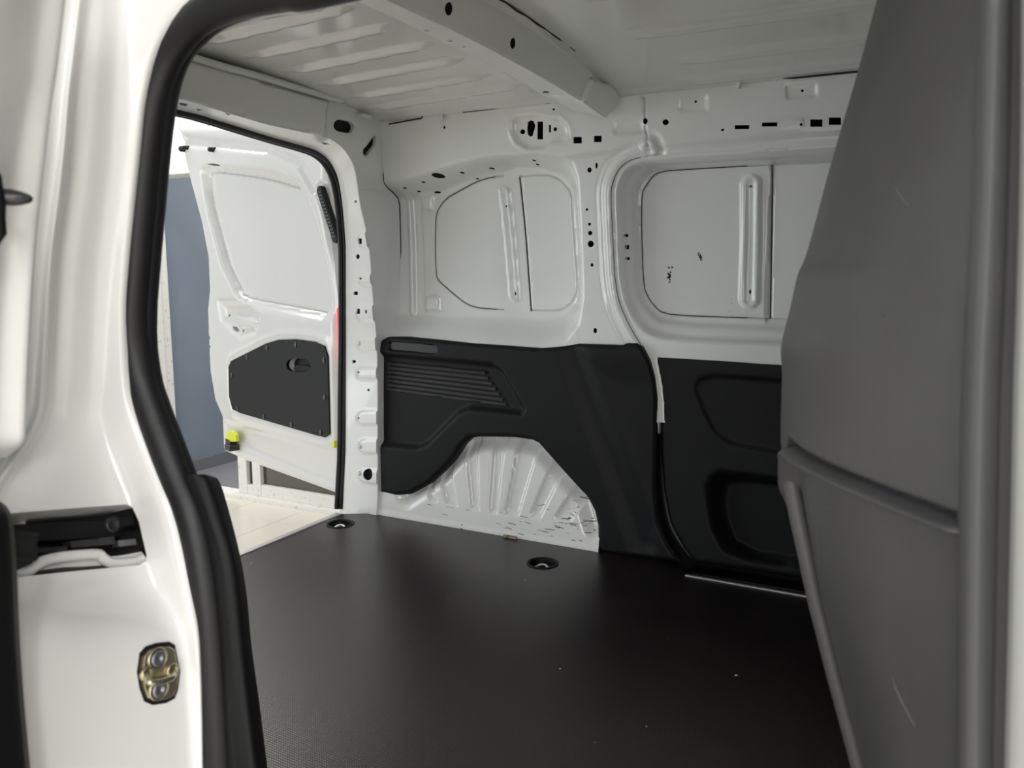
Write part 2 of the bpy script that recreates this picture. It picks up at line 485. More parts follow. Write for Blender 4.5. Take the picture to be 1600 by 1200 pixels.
for x, y, rx, ry, w in [(628, 293, 2.6, 1.2, .02), (658, 284, 2.4, 1.1, .02), (647, 298, 2.8, 1.2, .035), (673, 299, 5, 1.8, .045), (718, 269, 3, 1.2, .03), (734, 277, 2.6, 1.1, .04), (759, 261, 3.4, 1.2, .03), (828, 249, 2.6, 1, .02), (828, 254, 2.8, 1, .03),
                        (789, 322, 1.6, 1.6, DEP - .006), (803, 459, 1.6, 3, DEP - .006)]:
    H(0, x, y, rx, ry, w)
# panel outline inside the window recess, seen as a thin dark gap
win_l = smooth_line(wp([(785, 274), (750, 282), (715, 300), (700, 309), (688, 322), (681, 340), (680, 380), (681, 420), (684, 436), (697, 449), (725, 472), (740, 479), (757, 482), (786, 484)], DEP), 3)
win_r = smooth_line(wp([(812, 275), (850, 273), (868, 278), (880, 288), (890, 303), (892, 330), (897, 400), (900, 440), (897, 462), (886, 478), (868, 485), (828, 485)], DEP), 3)
t2 = lambda L: [tuple(p) for p in L]
gro = [(t2(win_l), 0.0030, 0.02), (t2(win_r), 0.0026, 0.014), (split1[1:3], 0.0045, 0.03)]
joint = wp([(1003, 152), (1007, 152), (1008, 200), (1013, 228)])
gro.append((joint, 0.003, 0.02))
wall_left = empty('wall_left', (-0.8, 2.06, 0.0), 'white-painted inner side wall of the van load bay with window pressings', 'van wall', kind='structure')
body_side = sheet('side_panel', BODY, wmap, M['paint_in'], 0.006, wall_field, HW, gro, parent=wall_left, thick=0.004, face_to=MID)

def gap_line(name, pts, fld, parent, r=0.0010):  # dark tube laid in the groove, stands in for the gap's shadow
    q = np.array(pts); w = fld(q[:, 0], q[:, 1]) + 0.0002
    tube(name, [tuple(p) for p in wmap(q[:, 0], q[:, 1], w)], r, M['joint_dark'], parent, 6)
gap_line('panel_gap_shade', win_l[1:-1], wall_field, wall_left)
gap_line('panel_gap_shade', resample(split1[1:3], 0.03), wall_field, wall_left, 0.0016)
gap_line('panel_gap_shade', SEAM[6:-9], wall_field, wall_left, 0.0009)
# ---- far sliding door
door_far = empty('door_2', (-0.3, 2.1, 0.0), 'closed far-side sliding door with blank window pressing and black trim', 'van door', kind='structure')
Q1 = [tuple(p) for p in smooth_line(wp([(1120, 243), (1040, 248), (1000, 253), (976, 264), (964, 285), (961, 312), (964, 400), (967, 440), (975, 475), (995, 512), (1025, 530), (1070, 537)]), 4)] + wp([(1200, 542)]) + [(0.3, 0.585), (0.3, wp([(1120, 243)])[0][1])]
Q2r = wp([(1145, 254), (1060, 260), (1035, 262), (1016, 272), (1004, 290), (998, 312), (1000, 380), (1003, 440), (1010, 468), (1028, 488), (1048, 497), (1145, 503)], DEP)
Q2 = t2(smooth_line(Q2r, 4)) + [(0.3, Q2r[-1][1]), (0.3, Q2r[0][1])]
cap2 = wp([(1174, 288), (1171, 468)], DEP)
def door_field(x, z):
    t = loft_t(x, z, Q1, Q2)
    D = 0.012 + (DEP - 0.012) * (0.52 * sstep(t / 0.33) + 0.10 * sstep((t - .33) / .3) + 0.38 * sstep((t - 0.60) / 0.35))
    c = segdist(x, z, cap2)
    D -= 0.010 * sstep((0.026 - c) / 0.007) - 0.006 * sstep((0.014 - c) / 0.006)
    D += 0.006 * (x > split2[0][0]) * (sdf(x, z, Q2) > 0.004)
    D += 0.03 * sstep((0.555 - z) / 0.03) * sstep((segdist(x, z, SEAM) - 0.02) / 0.01)
    return D
split2 = wp([(1206, 258), (1203, 497)], DEP)
HD = [wp(ell(980, 368, 2.6, 2.8), .055), wp(rect(979, 983.5, 383, 389.5), .055), wp(ell(982, 404, 2.6, 2.8), .055), wp(ell(1173, 291, 1.8, 2.2), DEP - .005), wp(ell(1172, 456, 2, 3.6), DEP - .005)]
pan = smooth_line(wp([(1205, 257), (1145, 260.5), (1052, 266), (1037, 268), (1022, 274), (1010, 290), (1003, 309), (1003, 380), (1006, 442), (1011, 460), (1022, 477), (1046, 491), (1145, 496), (1203, 498)], DEP), 3)
pan2 = wp([(1205, 257), (1330, 250)], DEP); pan3 = wp([(1203, 498), (1300, 501)], DEP)
sheet('inner_panel', DOOR, wmap, M['paint_in'], 0.006, door_field, HD,
      [(t2(pan), 0.003, 0.02), (split2, 0.004, 0.025), (pan2, 0.0022, 0.010), (pan3, 0.0025, 0.012)], parent=door_far, thick=0.02, face_to=MID)
gap_line('panel_gap_shade', pan[2:-2], door_field, door_far)
gap_line('panel_gap_shade', resample(split2, 0.03), door_field, door_far, 0.0013)
def chip(name, cx, cy, w, parent, n, spread, seed, mapf=wmap, size=2.0):
    r = random.Random(seed); V, F = [], []
    for k in range(n):
        x, y = cx + r.gauss(0, spread[0]), cy + r.gauss(0, spread[1])
        pts = [(x + size * r.uniform(.4, 1.2) * math.cos(t), y + size * r.uniform(.4, 1.2) * math.sin(t)) for t in np.linspace(0, 5.2, 6)]
        q = np.array(inv(mapf, w, pts, G0)); P = mapf(q[:, 0], q[:, 1], np.full(6, w)); b0 = len(V)
        V += list(P); F.append(tuple(range(b0, b0 + 6)))
    return link(name, mesh(name, V, F, False), M['chip'], parent)
chip('paint_chip', 1046, 432, DEP - 0.0008, door_far, 14, (2.5, 7), 3)
chip('paint_chip', 1094, 400, DEP - 0.0008, door_far, 8, (2, 4), 5)
chip('paint_chip', 1142, 490, DEP - 0.0008, door_far, 4, (1.5, 9), 6, size=0.9)

# ================================================================== WHEEL ARCH
def amap(u, v, w): return np.stack([u, 2.052 + w, v], -1)
ac = inv(amap, 0, [(765, 981)], (-1, 0.1))[0]
def ang_of(p): q = inv(amap, 0.02, [p], (-1, 0.2))[0]; return math.atan2(q[0] - ac[0], q[1] - ac[1])
chan = [((668, 765), (677, 760)), ((690, 755), (706, 745)), ((724, 702), (742, 700)), ((767, 694), (784, 696)), ((806, 690), (838, 697)), ((861, 720), (878, 736)), ((896, 763), (914, 783))]
chan = [(ang_of(a), ang_of(b)) for a, b in chan]
arch_out = inv(amap, 0.03, [(586, 805), (590, 765), (640, 768), (665, 752), (685, 735), (700, 715), (712, 692), (735, 676), (803, 676), (838, 684), (872, 720), (902, 752), (925, 785), (940, 815), (942, 872)], (-1, 0.2))
arch_out = [(p[0], max(p[1], -0.02)) for p in arch_out]
ridge = inv(amap, 0.03, [(640, 773), (687, 740), (712, 710), (733, 690), (800, 686), (838, 697), (870, 727), (917, 778), (933, 822)], (-1, 0.2))
def arch_field(x, z):
    D = 0.045 * np.clip(z / 0.33, 0, 1) ** 1.3
    # rolls away towards the top edge
    s = segdist(x, z, ridge)
    D += 0.03 * sstep(1 - s / 0.05) ** 1.5
    r = np.hypot(x - ac[0], z - ac[1]); a = np.arctan2(x - ac[0], z - ac[1])
    r0 = 0.185 + 0.00 * x
    for a0, a1 in chan:
        h = np.minimum(a - a0, a1 - a) * r
        D += 0.012 * sstep(h / 0.006 + 0.5) * sstep((z - 0.058 - 0.02 * np.abs(a)) / 0.012)
    # flat flange along the floor
    D -= 0.004 * sstep((0.018 - z) / 0.012)
    return D
arch = sheet('wheel_arch', arch_out, amap, M['paint'], 0.005, arch_field, parent=wall_left, face_to=MID)
V, F = [], []
r = random.Random(11)
for k in range(90):
    cx = r.choice([r.gauss(905, 22), r.gauss(880, 35), r.uniform(640, 930)]); cy = r.gauss(820, 18)
    if cy > 805 + (cx - 590) * 0.155: continue
    if cx > 925: continue
    q = inv(amap, 0.0, [(cx, cy)], (-1, 0.1))[0]
    x, z = q; L = abs(r.gauss(0, 0.008)) + 0.002; t = r.uniform(0.0003, 0.0011); s = r.gauss(0, .1)
    w = arch_field(A(x - L, x + L, x + L, x - L), A(z - L * s - t, z + L * s - t, z + L * s + t, z - L * s + t)) - 0.0006
    P = amap(A(x - L, x + L, x + L, x - L), A(z - L * s - t, z + L * s - t, z + L * s + t, z - L * s + t), w)
    b0 = len(V); V += list(P); F.append((b0, b0 + 1, b0 + 2, b0 + 3))
o = link('scratches', mesh('scratches', V, F, False), M['chip'], arch)
o['kind'] = 'stuff'

# ================================================================== BLACK QUARTER TRIM
def tmap(u, v, w): return np.stack([u, 2.045 + 0.01 * np.clip((0.3 - v) / 0.3, 0, 1) + w, v], -1)
def tp(pts, w=0.0): return inv(tmap, w, pts, G0)
TR = [(590, 547), (592, 533), (603, 527), (630, 527), (737, 537), (843, 545), (877, 542), (900, 538), (971, 540), (977, 537), (992, 537), (1001, 543), (1012, 564), (1019, 590), (1023, 624), (1022, 690), (1021, 762),
      (1027, 819), (1043, 853), (1061, 879), (1012, 873), (933, 864), (933, 822), (928, 800), (917, 778), (897, 757), (870, 727), (840, 693), (830, 688), (803, 684), (747, 683), (733, 685), (720, 697), (712, 710), (703, 723),
      (687, 740), (667, 758), (640, 773), (615, 775), (593, 770)]
TRw = tp(TR)
rec = tp([(560, 548), (592, 551), (695, 560), (768, 567), (784, 577), (821, 640), (814, 650), (733, 641), (716, 648), (668, 696), (650, 703), (592, 698), (560, 696)])
cupc = tp([(612, 541), (676, 546)])
diag = tp([(893, 548), (925, 640), (965, 740), (1003, 850)])
lou = tp([(598, 566), (758, 582), (796, 637), (598, 611)])
topl = tp([(590, 552), (737, 556), (843, 560), (877, 556)])
def trim_field(x, z):
    D = 0.020 * sstep(sdf(x, z, rec) / 0.022 + 0.2)
    D += 0.014 * sstep(1 - segdist(x, z, diag) / 0.055)
    s = sdf(x, z, diag_r); D += 0.010 * sstep(s / 0.10)
    D += 0.012 * sstep((0.0165 - segdist(x, z, cupc)) / 0.006)
    D += 0.010 * sstep((sdf(x, z, lou)) / 0.003)
    # rolled edges
    e = segdist(x, z, TRw, True)
    D += 0.010 * (1 - sstep(e / 0.012)) ** 2
    return D
diag_r = diag + tp([(1080, 850), (1080, 548)])
quarter = empty('quarter_trim_panel', tuple(tmap(A(-1.1), A(0.0), A(0.0))[0]), 'black plastic side trim with louvred vent, cut around the white wheel arch', 'trim panel')
sheet('panel', TRw, tmap, M['black'], 0.005, trim_field, parent=quarter, thick=0.03, face_to=MID)
cp = np.array(capsule(cupc[0], cupc[1], 0.0125))
prism('pull_cup', cp, tmap, 0.009, 0.02, M['gloss_black'], quarter)
for k in range(7):
    yl = 567.5 + 6.6 * k
    f = k / 6
    xr, yr = 757 + 34 * f, 583 + 50 * f
    a, b = tp([(600, yl), (xr, yr)], 0.02)
    t = 0.0042
    q = [(a[0], a[1] - t), (b[0], b[1] - t), (b[0] - 0.004, b[1] + t), (a[0], a[1] + t)]
    P = np.array(q); bm = bmesh.new()
    fr = [bm.verts.new(tuple(p)) for p in tmap(P[:, 0], P[:, 1], A(0.021, 0.021, 0.027, 0.027))]
    bk = [bm.verts.new(tuple(p)) for p in tmap(P[:, 0], P[:, 1], np.full(4, 0.034))]
    bm.faces.new(fr); bm.faces.new(bk[::-1])
    for i in range(4): bm.faces.new((fr[i], bk[i], bk[(i + 1) % 4], fr[(i + 1) % 4]))
    bmesh.ops.recalc_face_normals(bm, faces=bm.faces)
    bmesh.ops.bevel(bm, geom=bm.edges[:], offset=0.0009, segments=1, affect='EDGES')
    me = bpy.data.meshes.new('slat'); bm.to_mesh(me); bm.free()
    link('slat', me, M['slat'], quarter)

# ================================================================== BLACK TRIM OF THE FAR SLIDING DOOR
def dmap(u, v, w): return np.stack([u, 2.072 + w, v], -1)
def dp(pts, w=0.0): return inv(dmap, w, pts, (-0.4, 0.3))
DT = dp([(1015, 537), (1022, 562), (1029, 600), (1031, 640), (1031, 700), (1036, 770), (1047, 820), (1066, 857), (1083, 880), (1160, 892), (1252, 907)])
DTb = dp([(1016, 537), (1219, 550)])
sl = (DTb[1][1] - DTb[0][1]) / (DTb[1][0] - DTb[0][0])
DTo = DT + [(0.10, DT[-1][1] - 0.006), (0.10, DTb[1][1] + sl * (0.1 - DTb[1][0]))]
up_rec = dp([(1084, 606), (1092, 592), (1115, 586), (1220, 594), (1330, 602), (1330, 725), (1220, 710), (1140, 694), (1117, 678), (1100, 648)])
pock = dp([(1096, 760), (1104, 742), (1124, 731), (1222, 746), (1330, 760), (1330, 900), (1240, 887), (1170, 879), (1130, 866), (1108, 830)])
pock_in = dp([(1150, 790), (1160, 772), (1185, 770), (1330, 790), (1330, 890), (1250, 872), (1190, 862), (1160, 840)], 0.06)
def dtrim_field(x, z):
    D = 0.010 * sstep(sdf(x, z, up_rec) / 0.016 + 0.4)
    t = loft_t(x, z, pock, pock_in)
    D += 0.065 * sstep(t * 1.6)
    e = segdist(x, z, DTo, True)
    D += 0.012 * (1 - sstep(e / 0.014)) ** 2
    zt = DTb[0][1] + sl * (x - DTb[0][0])
    D += 0.006 * sstep((z - zt + 0.035) / 0.01)
    return D
sheet('trim_panel', DTo, dmap, M['black'], 0.006, dtrim_field, parent=door_far, thick=0.03, face_to=MID)
# dark gap filler between the two trims (door seal)
tube('door_seal', [tuple(p) for p in smooth_line([tuple(tmap(A(a), A(b), A(0.055))[0]) for a, b in tp([(1027, 630), (1028, 690), (1028, 762), (1036, 819), (1052, 853), (1075, 884)])], 4)], 0.012, M['rubber'], door_far)

# ================================================================== LOAD FLOOR
def fmap(u, v, w): return np.stack([u, v, -w], -1)
cups = [(-1.586, 1.918), (-0.883, 1.899)]
FLO = [(-1.652, 0.60), (-1.652, 2.0), (-1.556, 2.056), (-0.79, 2.053), (-0.56, 2.062), (-0.535, 2.03), (-0.515, 1.993), (0.12, 1.985), (0.12, 0.60)]
holesF = [ell(x, y, 0.039, n=28) for x, y in cups]
floor = empty('floor', (-0.8, 1.3, 0), 'dark brown phenolic plywood load floor with fine mesh grain', 'floor', kind='structure')
sheet('plywood_board', FLO, fmap, M['ply'], 0.03, None, holesF, parent=floor, thick=0.012, face_to=CAM)
# aluminium edge strips: rear sill edge, two thin profiles
box('edge_strip', (-1.668, 0.60, -0.014), (-1.648, 2.0, 0.003), M['alu'], floor, 0.002)
box('edge_strip', (-0.517, 1.984, -0.012), (0.12, 1.995, 0.003), M['alu'], floor, 0.0015)
fl_v, fl_f = [], []
for px_, py_, r_ in [(875, 1045, .0016), (1150, 1055, .0022), (1045, 997, .001), (505, 840, .0012), (546, 855, .001), (392, 880, .0014), (820, 906, .001), (1290, 960, .0012), (1010, 1135, .0012), (930, 1160, .001), (640, 1010, .0008), (700, 935, .0009)]:
    c = at_Z(px_, py_, 0.0006); a_ = random.uniform(0, 3); k0 = len(fl_v)
    for t_, l_ in ((0, 1.8), (1.5, .7), (3.1, 1.6), (4.6, .8)): fl_v.append(c + r_ * l_ * A(math.cos(t_ + a_), math.sin(t_ + a_), 0))
    fl_v.append(c + A(0, 0, r_ * 0.7)); fl_f += [(k0 + i, k0 + (i + 1) % 4, k0 + 4) for i in range(4)]
o = link('dust_flecks', mesh('dust_flecks', fl_v, fl_f, False), M['wall'], floor); o['kind'] = 'stuff'
c = at_Z(797, 839.5, 0.003)
box('rust_patch', tuple(c + A(-0.022, -0.004, -0.003)), tuple(c + A(0.022, 0.004, 0.004)), M['rust'], floor, 0.0015)
tread = empty('step_tread', (-0.2, 2.05, -0.03), 'black ribbed step tread inside the far sliding door', 'step')
box('tread_plate', (-0.53, 1.993, -0.05), (0.12, 2.14, -0.026), M['black'], tread, 0.002)
for k in range(5):
    box('rib', (-0.52, 2.000 + 0.017 * k, -0.027), (0.11, 2.008 + 0.017 * k, -0.021), M['gloss_black'], tread, 0.0015)
for k, (x, y) in enumerate(cups):
    t = empty('lashing_eye', (x, y, -0.035), ['round lashing cup let into the floor nearest the rear door', 'round lashing cup with steel ring in the floor before the wheel arch'][k], 'lashing eye', 'lashing eyes in the load floor')
    Fm = Matrix.Translation((x, y, 0))
    lathe('cup', [(0.043, 0.0004), (0.043, 0.0020), (0.0375, 0.0022), (0.036, -0.004), (0.0345, -0.032), (0.001, -0.033)], M['black'], t, Fm, 32, False)
    q = [(x + 0.018 * math.cos(a) * (1.1), y - 0.008 + 0.016 * math.sin(a), -0.017 + 0.010 * math.sin(a)) for a in np.linspace(0, 2 * math.pi, 20, endpoint=False)]
    tube('ring', q, 0.0038, M['alu'], t, 8, closed=True)
    box('ring_base', (x - 0.010, y - 0.030, -0.031), (x + 0.012, y - 0.002, -0.016), M['alu'], t, 0.003)

# ================================================================== REAR FRAME
rear = empty('wall_rear', (-1.55, 1.3, 0), 'white-painted rear door frame with pillar and grey-shaded header', 'van wall', kind='structure')
XF = lambda z: -1.54 + 0.05 * z
def xmap(u, v, w): return np.stack([XF(v) - w, u, v], -1)          # u = y, v = z
def xp(pts, w=0.0): return inv(xmap, w, pts, (1.8, 0.9))
# line B: inner edge of the jamb; line A: at the seal
LB = [(265, 151), (340, 172), (420, 195), (503, 213), (520, 220), (538, 234), (552, 258), (558, 285), (563, 320), (572, 360), (578, 400), (583, 470), (588, 530), (590, 600), (590, 700), (590, 770), (588, 806)]
LA = [(265, 170), (340, 190), (420, 215), (478, 232), (497, 240), (512, 253), (524, 275), (530, 300), (534, 330), (537, 370), (538, 400), (538, 470), (538, 530), (537, 600), (536, 700), (533, 760), (531, 803)]
B3 = [A(*xmap(A(p[0]), A(p[1]), A(0.0))[0]) for p in xp(LB)]
XA = lambda z: -1.70 + 0.075 * float(sstep((z - 0.7) / 0.45))
A3 = []
for (x, y), b3 in zip(LA, B3):
    z = b3[2]
    for _ in range(4): p = at_X(x, y, XA(z)); z = p[2]
    A3.append(p)
# extend the header to the near side
d = A(0, -1, 0)
slopeB = (B3[1] - B3[0]); slopeA = (A3[1] - A3[0])
B3 = [B3[0] - slopeB / slopeB[1] * (B3[0][1] - 0.70) * A(1, 1, 0.3)] + B3
A3 = [A3[0] - slopeA / slopeA[1] * (A3[0][1] - 0.70) * A(1, 1, 0.3)] + A3
B3s, A3s = np.array(smooth_line(B3, 8)), np.array(smooth_line(A3, 8))
arc = np.concatenate([[0], np.cumsum(np.linalg.norm(np.diff(B3s, axis=0), axis=1))])
JW = 0.11
def ip(tab, u): return np.stack([np.interp(u, arc, tab[:, k]) for k in range(3)], -1)
def jmap(u, v, w):
    a, b = ip(A3s, u), ip(B3s, u)
    t = (v / JW)[..., None]
    P = a * (1 - t) + b * t
    e = 2e-2
    T = ip(B3s, u + e) - ip(B3s, u - e)
    N = np.cross(T, b - a); N /= np.linalg.norm(N, axis=-1)[..., None] + 1e-12
    s = np.sign((N * (P - MID)).sum(-1))[..., None]
    return P + N * s * w[..., None]
def jinv(pts):
    out = []
    us, vs_ = np.meshgrid(np.linspace(0.2, arc[-1], 500), np.linspace(0, JW, 60), indexing='ij')
    PP = proj(jmap(us.ravel(), vs_.ravel(), np.zeros(us.size)))
    for p in pts:
        k = ((PP - A(*p)) ** 2).sum(1).argmin(); g = (us.ravel()[k], vs_.ravel()[k])
        out.append(inv(jmap, 0.0, [p], g)[0])
    return out
# pressed tabs with holes down the pillar: (centre left, top, bottom)
tabs = [(557, 365, 388), (558, 428, 445), (554, 477, 502), (556, 527, 548), (555, 574, 592), (555, 642, 664), (557, 686, 708), (557, 732, 752)]
tabs_uv = []
for x, y0, y1 in tabs:
    (u0, v0), (u1, v1) = jinv([(x + 3, y0), (x + 3, y1)])
    tabs_uv.append((u0, u1, 0.5 * (v0 + v1)))
def jamb_field(u, v):
    D = np.zeros(u.shape)
    for u0, u1, v0 in tabs_uv:
        c = 0.5 * (u0 + u1); h = 0.5 * (u1 - u0)
        dx = np.maximum(v0 + h - v, 0)
        dd = np.hypot(u - c, dx)
        D -= 0.006 * sstep((h + 0.003 - dd) / 0.008)
    D -= 0.004 * sstep((v - (JW - 0.006)) / 0.006) * 0
    return D
HJ = [jinv(q) for q in [rect(562, 568, 372, 381), ell(559, 401, 3, 4), ell(566, 435, 1.8, 2), rect(552.5, 559, 455.5, 461), rect(559, 565, 482, 490), ell(574.5, 486.5, 1.7, 3.4), ell(553, 565, 3, 2.6), ell(562.5, 581.5, 1.7, 1.7), ell(575.5, 609.5, 2, 2),
                        ell(562.5, 653, 1.6, 1.6), ell(576.5, 741, 7.6, 9), ell(555.5, 315, 1.8, 2.2),
                        [(281, 160.5), (294, 162.5), (295, 165), (290, 166.5), (280, 164)], [(306, 170), (315, 170.5), (318, 172.5), (310, 173.5)], [(351, 176), (361, 176), (366, 178.5), (356, 180)], [(438, 197), (446, 198.5), (444, 200.5), (437, 200)], [(501, 222), (512, 223.5), (516, 226), (506, 226)]]]
JO = [(0.0, 0.0), (arc[-1], 0.0), (arc[-1], JW), (0.0, JW)]
sheet('pillar_jamb', JO, jmap, M['paint'], 0.006, jamb_field, HJ, parent=rear, thick=0.004, face_to=MID)
for x, y in [(564, 536), (565, 697), (564, 739)]:
    u, v = jinv([(x, y)])[0]
    lathe('mounting_stud', [(0.0075, -0.002), (0.0075, 0.002), (0.0045, 0.006), (0.001, 0.0065)], M['paint'], rear, frame_at(jmap, u, v, -0.006), 14)
# front face: header, gusset and pillar web
seamR = [(606, 181), (603, 215), (601, 250), (600, 286), (622, 311), (625, 350), (627, 440), (629, 500), (612, 527)]
edgeB = [(b[1], b[2]) for b in B3s]
top = xp([(540, 155), (505, 147), (400, 116), (290, 84)])
topn = (0.70, top[-1][1] + 0.012)
rt = xp(seamR)
FF = edgeB + [(rt[-1][0], 0.0), rt[-1]] + rt[::-1][1:] + xp([(590, 173), (560, 163)]) + top + [topn]
hg = [xp(capsule((532, 196), (545, 198.5), 9.5)), xp([(573, 229), (585, 213), (588, 213), (589.5, 217), (588.5, 226), (575, 242.5), (571, 243), (568.5, 240), (569, 233)])]
gus = [(xp([(509, 160), (507, 175), (504, 211)]), 0.0035, 0.02), (xp([(545, 298), (600, 297.5)]), 0.0016, 0.001)]
gpoly = xp([(508, 163), (505, 213), (480, 208), (470, 150), (508, 160)])
hp = xp([(230, 140), (508, 212), (510, 160), (230, 75)])
def ff_field(y, z):
    D = 0.0 * y
    D -= 0.010 * (sdf(y, z, hp) > 0)
    for h in hg: D += 0.003 * sstep(1.2 - (-np.minimum(sdf(y, z, h), 0)) / 0.006)
    return D
sheet('frame_face', FF, xmap, M['paint_in'], 0.006, ff_field, hg, gus, parent=rear, thick=0.004, hole_depth=0.012, face_to=MID)
# unpainted insides of the hollow frame, darkened for the shade behind its holes
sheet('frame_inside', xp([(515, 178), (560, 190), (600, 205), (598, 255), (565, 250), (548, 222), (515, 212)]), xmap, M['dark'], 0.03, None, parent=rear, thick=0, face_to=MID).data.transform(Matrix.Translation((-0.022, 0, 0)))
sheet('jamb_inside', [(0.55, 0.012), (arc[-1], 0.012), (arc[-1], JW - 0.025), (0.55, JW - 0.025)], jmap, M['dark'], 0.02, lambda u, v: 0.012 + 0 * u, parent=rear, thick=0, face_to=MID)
tube('corner_seam', smooth_line([tuple(xmap(A(a), A(b), A(-0.0005))[0]) for a, b in rt], 3), 0.0017, M['joint_dark'], rear, 6)
# rolled lip along the top of the header
tl = [xmap(A(p[0]), A(p[1]), A(-0.016))[0] for p in [(0.70, topn[1] - 0.004)] + xp([(290, 90), (400, 121), (505, 152), (530, 158)])]
tube('header_lip', smooth_line(tl, 6), 0.0085, M['paint_in'], rear)
box('header_tab', tuple(at_X(566, 183, -1.475) - A(.005, .02, .004)), tuple(at_X(566, 183, -1.475) + A(.02, .02, .006)), M['paint'], rear, 0.002)
# door seal around the rear opening
rs = [A3s[0] + A(-0.012, 0, 0.004)] + [p + A(-0.012, -0.006, -0.004) for p in A3s[6::4]]
seal_r = tube('door_seal', [p + A(0.0035, -0.0010, 0) for p in rs], 0.0085, M['rubber'], rear, 10)
seal_r['label'] = 'black rubber seal around the rear door opening'
tube('inner_lip', [p + A(0.0165, 0.0052, 0) for p in rs], 0.0080, M['rubber'], seal_r, 10)

# ================================================================== ROOF
def zr(x, y): return 1.264 + 0.004 * (x + 0.72) - 0.045 * ((y - 1.3) / 0.75) ** 2
def rmap(u, v, w): return np.stack([u, v, zr(u, v) + w], -1)
ribs = []
for y_, x0, x1 in [(1.045, -1.42, -0.98), (1.175, -1.42, -0.98), (1.305, -1.46, -0.96), (1.433, -1.46, -0.96), (1.565, -1.46, -0.95), (1.687, -1.46, -0.95), (1.812, -1.46, -0.95), (1.915, -1.48, -0.92)]:
    ribs.append((y_, x0, x1))
ribsF = [(1.15, -0.6, 0.1), (1.40, -0.6, 0.1), (1.64, -0.6, 0.1), (1.83, -0.56, 0.1), (1.97, -0.6, 0.1)]
def roof_field(x, y):
    D = np.zeros(x.shape)
    for y_, x0, x1 in ribs:
        e = sstep((x - x0) / 0.20) * sstep((x1 - x) / 0.07)
        hw = 0.005 + 0.010 * e
        yc = y_ + (-0.10 if y_ > 1.25 else 0.10) * (x + 1.46)
        D -= 0.010 * sstep((hw - np.abs(y - yc)) / 0.008 + 0.4) * sstep(e * 1.6)
    for y_, x0, x1 in ribsF:
        e = sstep((x - x0) / 0.10)
        D -= 0.008 * sstep((0.028 - np.abs(y - y_)) / 0.014 + 0.4) * e
    # edge roll
    D -= 0.003 * sstep((y - 1.985) / 0.03)
    return D
RO = [(-1.60, 0.56), (0.3, 0.56), (0.3, 2.05), (-1.60, 2.05)]
ceiling = empty('ceiling', (-0.8, 1.3, 1.27), 'white-painted van roof skin with pressed stiffening ribs', 'van roof', kind='structure')
sheet('roof_skin', RO, rmap, M['paint_in'], 0.009, roof_field, parent=ceiling, thick=0.002, face_to=MID)
# cross bow: hat section with front face, underside and flange
ys = np.linspace(0.56, 2.0, 60)
def bow_pt(s, y):
    # s: 0 rear flange, 1 underside rear, 2 lower front edge, 3 upper front edge
    crown = -0.030 * ((y - 1.3) / 0.75) ** 2
    tab = [(-0.915, 1.250), (-0.895, 1.236), (-0.762, 1.194), (-0.737, 1.2605), (-0.715, 1.2645)]
    x = np.interp(s, range(5), [t[0] for t in tab]); z = np.interp(s, range(5), [t[1] for t in tab])
    return x, z + crown
def bmap(u, v, w):
    x, z = bow_pt(u, v); x2, z2 = bow_pt(u + 0.02, v)
    dx, dz = x2 - x, z2 - z; L = np.hypot(dx, dz) + 1e-12
    return np.stack([x + w * -dz / L, v, z + w * dx / L], -1)
def bscale(u, v, w): return bmap(u * 10.0, v, w)
def bp_(pts, g): return inv(bscale, 0.0, pts, g)
HB = [bp_(ell(702, 14, 7, 11), (0.25, 1.2)), bp_(ell(802, 68, 5, 9), (0.25, 1.4)),
      bp_(ell(918, 181, 15, 3.4), (0.18, 1.9)), bp_(ell(853, 144.5, 5, 2), (0.15, 1.8)), bp_(ell(725, 73, 2.6, 1), (0.15, 1.5)), bp_(ell(703, 64, 4, 1.6), (0.15, 1.4)), bp_(ell(872, 152, 2.6, 1), (0.15, 1.8)), bp_(ell(897, 172, 3, 1.2), (0.17, 1.8)), bp_(ell(878, 157, 3, 1.2), (0.17, 1.8)), bp_(ell(667, 48, 4, 1.2), (0.15, 1.3))]
end_joint = bp_([(925, 123), (911, 158)], (0.25, 1.9))
sheet('roof_bow', [(0.0, 0.56), (0.4, 0.56), (0.4, 2.01), (0.0, 2.01)], bscale, M['paint_in'], 0.008, None, HB, [(end_joint, 0.004, 0.01)], parent=ceiling, thick=0.003, face_to=MID)
sheet('bow_inside', [(0.12, 0.58), (0.29, 0.58), (0.29, 1.97), (0.12, 1.97)], bscale, M['dark'], 0.02, lambda u, v: 0.010 + 0 * u, parent=ceiling, thick=0, face_to=MID)  # dark sheet behind the holes: bare inside and the hollow's shade
tube('bow_joint', [tuple(bmap(A(3.5), A(y), A(-0.001))[0] + A(0.010, 0, 0.001 + 0.0012 * math.sin(y * 70))) for y in np.linspace(0.7, 1.97, 60)], 0.0022, M['joint_dark'], ceiling, 6)
